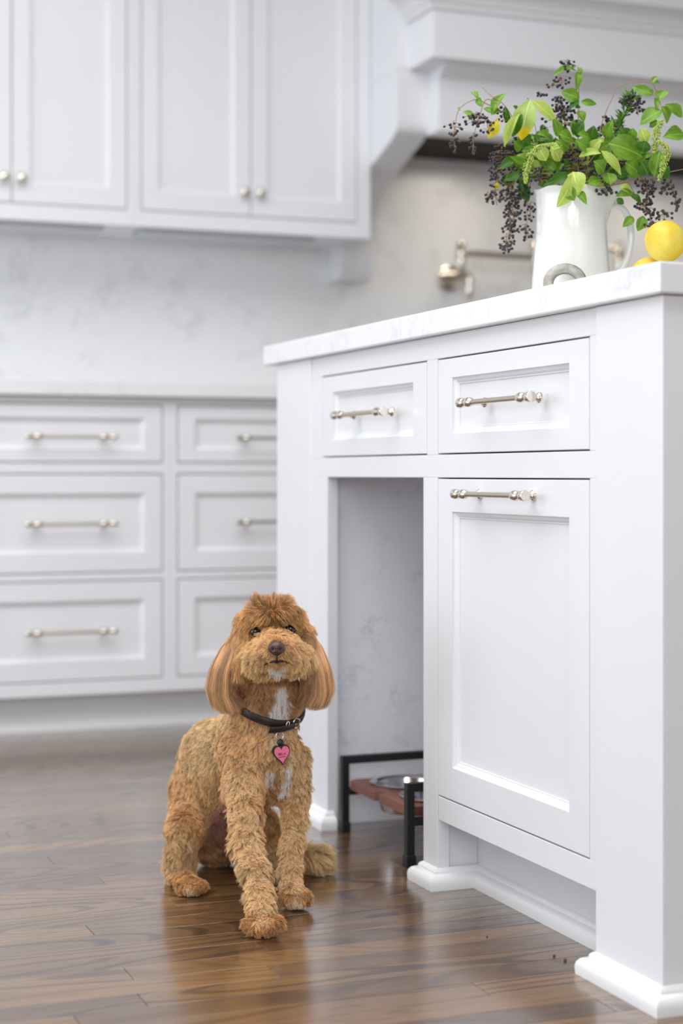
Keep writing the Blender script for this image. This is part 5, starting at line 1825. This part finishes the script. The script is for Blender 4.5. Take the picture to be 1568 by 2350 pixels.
def loop_on_collar(t, w, h, r, name, mat, out=0.0045, up=0.0):
    c = Vector(on_collar(t, out, up))
    tg = Vector(-e1 * math.sin(t) + e2 * math.cos(t))
    u = Vector(e3)
    o = Vector(e1 * math.cos(t) + e2 * math.sin(t))
    P = []
    for k in range(28):
        a = 2 * math.pi * k / 28
        ca, sa = math.cos(a), math.sin(a)
        sq = (abs(ca) ** 4 + abs(sa) ** 4) ** -0.25
        P.append(c + tg * (w * ca * sq) + u * (h * sa * sq) - o * (0.0035 * abs(sa) ** 6))
    bm = bmesh.new()
    bm_tube(bm, P, r, 8, closed=True)
    return from_bm(name, bm, mat, col_t, True)


loop_on_collar(t_for_px(675), 0.0065, 0.0082, 0.0011, 'buckle', M['nickel'])
bm = bmesh.new()
bm_tube(bm, [on_collar(t_for_px(680), 0.0050, 0.0005), on_collar(t_for_px(668), 0.0062, 0.0)], 0.0009, 8)
from_bm('buckle_pin', bm, M['nickel'], col_t, True)
loop_on_collar(t_for_px(656), 0.0024, 0.0088, 0.0009, 'keeper_loop', M['nickel'], 0.0062, -0.002)
# D-ring hanging from the keeper
RC = Vector(on_collar(tm, 0.0075, -0.0165))
TAGN = Vector((Vector((0, 0, CAM_H + 0.03)) - RC)).normalized()
TAGN = (TAGN - Vector((0, 0, TAGN.z * 0.6))).normalized()
TAGN = (TAGN + RIGHT * 0.30).normalized()
tR = Vector((0, 0, 1)).cross(TAGN).normalized()
tU = TAGN.cross(tR).normalized()


def ring(name, c, rr, r, parent, mat, n=TAGN):
    a = n.orthogonal().normalized()
    b = n.cross(a)
    bm = bmesh.new()
    bm_tube(bm, [c + a * (rr * math.cos(2 * math.pi * k / 32)) + b * (rr * math.sin(2 * math.pi * k / 32)) for k in range(32)], r, 8, closed=True)
    return from_bm(name, bm, mat, parent, True)


cring = ring('tag_ring', RC, 0.0058, 0.0007, col_t, M['nickel'])

HC = RC - tU * 0.0285
hd = surf_d(648, 1730)
HC = HC + TAGN * max(0.0, (HC.dot(DEPTH) - (hd - 0.011)))
tagt = thing('name_tag', tuple(HC), "pink heart shaped name tag in a black rim hanging from the dog's collar", 'name tag')
tw = tR * math.cos(0.10) + tU * math.sin(0.10)
tv = tU * math.cos(0.10) - tR * math.sin(0.10)


def heart(scale, n=48):
    P = []
    for k in range(n):
        a = 2 * math.pi * k / n
        x = 16 * math.sin(a) ** 3
        y = 13 * math.cos(a) - 5 * math.cos(2 * a) - 2 * math.cos(3 * a) - math.cos(4 * a)
        P.append((x / 16.0 * 0.0118 * scale, (y + 2.5) / 16.0 * 0.0150 * scale))
    return P


hf = lambda a, b, n: tuple(HC + tw * a + tv * b + TAGN * n)
black_pl = new_mat('black_silicone', srgb(24, 25, 30), 0.4)
pink = add_noise_tint(new_mat('pink_enamel', srgb(222, 110, 138), 0.3), 300, srgb(218, 104, 132), srgb(226, 118, 146))
bm = bmesh.new()
bm_prism(bm, heart(1.14), hf, -0.0062, 0.0008)
bm_prism(bm, [(-0.003, 0.008), (0.003, 0.008), (0.0028, 0.016), (-0.0028, 0.016)], hf, -0.0038, 0.0006)
from_bm('rim', bm, black_pl, tagt)
bm = bmesh.new()
bm_sphere(bm, HC + tv * 0.0195 - TAGN * 0.001, 0.0052, 3)
from_bm('hanging_loop', bm, black_pl, tagt, True)
bm = bmesh.new()
bm_prism(bm, heart(1.0), hf, 0.0002, 0.0013)
face = from_bm('heart_face', bm, pink, tagt)
face['label'] = 'pink enamel heart'
# lettering
ink = new_mat('dark_ink', srgb(70, 22, 40), 0.5)
LET = {'B': [[(0, 0), (0, 6)], [(0, 6), (3, 6), (3.6, 5), (3, 3.2), (0, 3.2)], [(3, 3.2), (4, 2.2), (4, 0.9), (3, 0), (0, 0)]],
       'E': [[(3.6, 6), (0, 6), (0, 0), (3.6, 0)], [(0, 3.1), (3, 3.1)]], 'L': [[(0, 6), (0, 0), (3.4, 0)]],
       'A': [[(0, 0), (2.1, 6), (4.2, 0)], [(0.8, 2.1), (3.4, 2.1)]]}
bm = bmesh.new()
x = 0.0
word = 'BELLA'
adv = {'B': 5.0, 'E': 4.6, 'L': 4.3, 'A': 4.2}
tot = sum(adv[c] for c in word)
sc_ = 0.0118 / tot
for ch in word:
    for stroke in LET[ch]:
        for (p, q) in zip(stroke[:-1], stroke[1:]):
            dx, dy = q[0] - p[0], q[1] - p[1]
            L = math.hypot(dx, dy) or 1
            nx, ny = -dy / L * 0.42, dx / L * 0.42
            ex_, ey_ = dx / L * 0.35, dy / L * 0.35
            poly = [(p[0] - ex_ + nx, p[1] - ey_ + ny), (p[0] - ex_ - nx, p[1] - ey_ - ny), (q[0] + ex_ - nx, q[1] + ey_ - ny), (q[0] + ex_ + nx, q[1] + ey_ + ny)]
            bm_prism(bm, [((a + x - tot / 2) * sc_, (b - 3) * sc_ + 0.0022) for a, b in poly], hf, 0.0012, 0.00155)
    x += adv[ch]
from_bm('lettering', bm, ink, face)
# the small, unreadable second line
bm = bmesh.new()
r_ = random.Random(3)
xx = -0.0056
while xx < 0.0054:
    wl = 0.00075
    for seg in range(2):
        h0 = -0.0030 + (0.0 if seg == 0 else 0.0008)
        bm_prism(bm, [(xx, h0), (xx + wl * r_.uniform(0.5, 1), h0), (xx + wl * r_.uniform(0.5, 1), h0 + 0.0005), (xx, h0 + 0.0005)], hf, 0.0012, 0.0015)
    bm_prism(bm, [(xx, -0.0030), (xx + 0.00022, -0.0030), (xx + 0.00022, -0.0017), (xx, -0.0017)], hf, 0.0012, 0.0015)
    xx += 0.00098
from_bm('small_print', bm, ink, face)
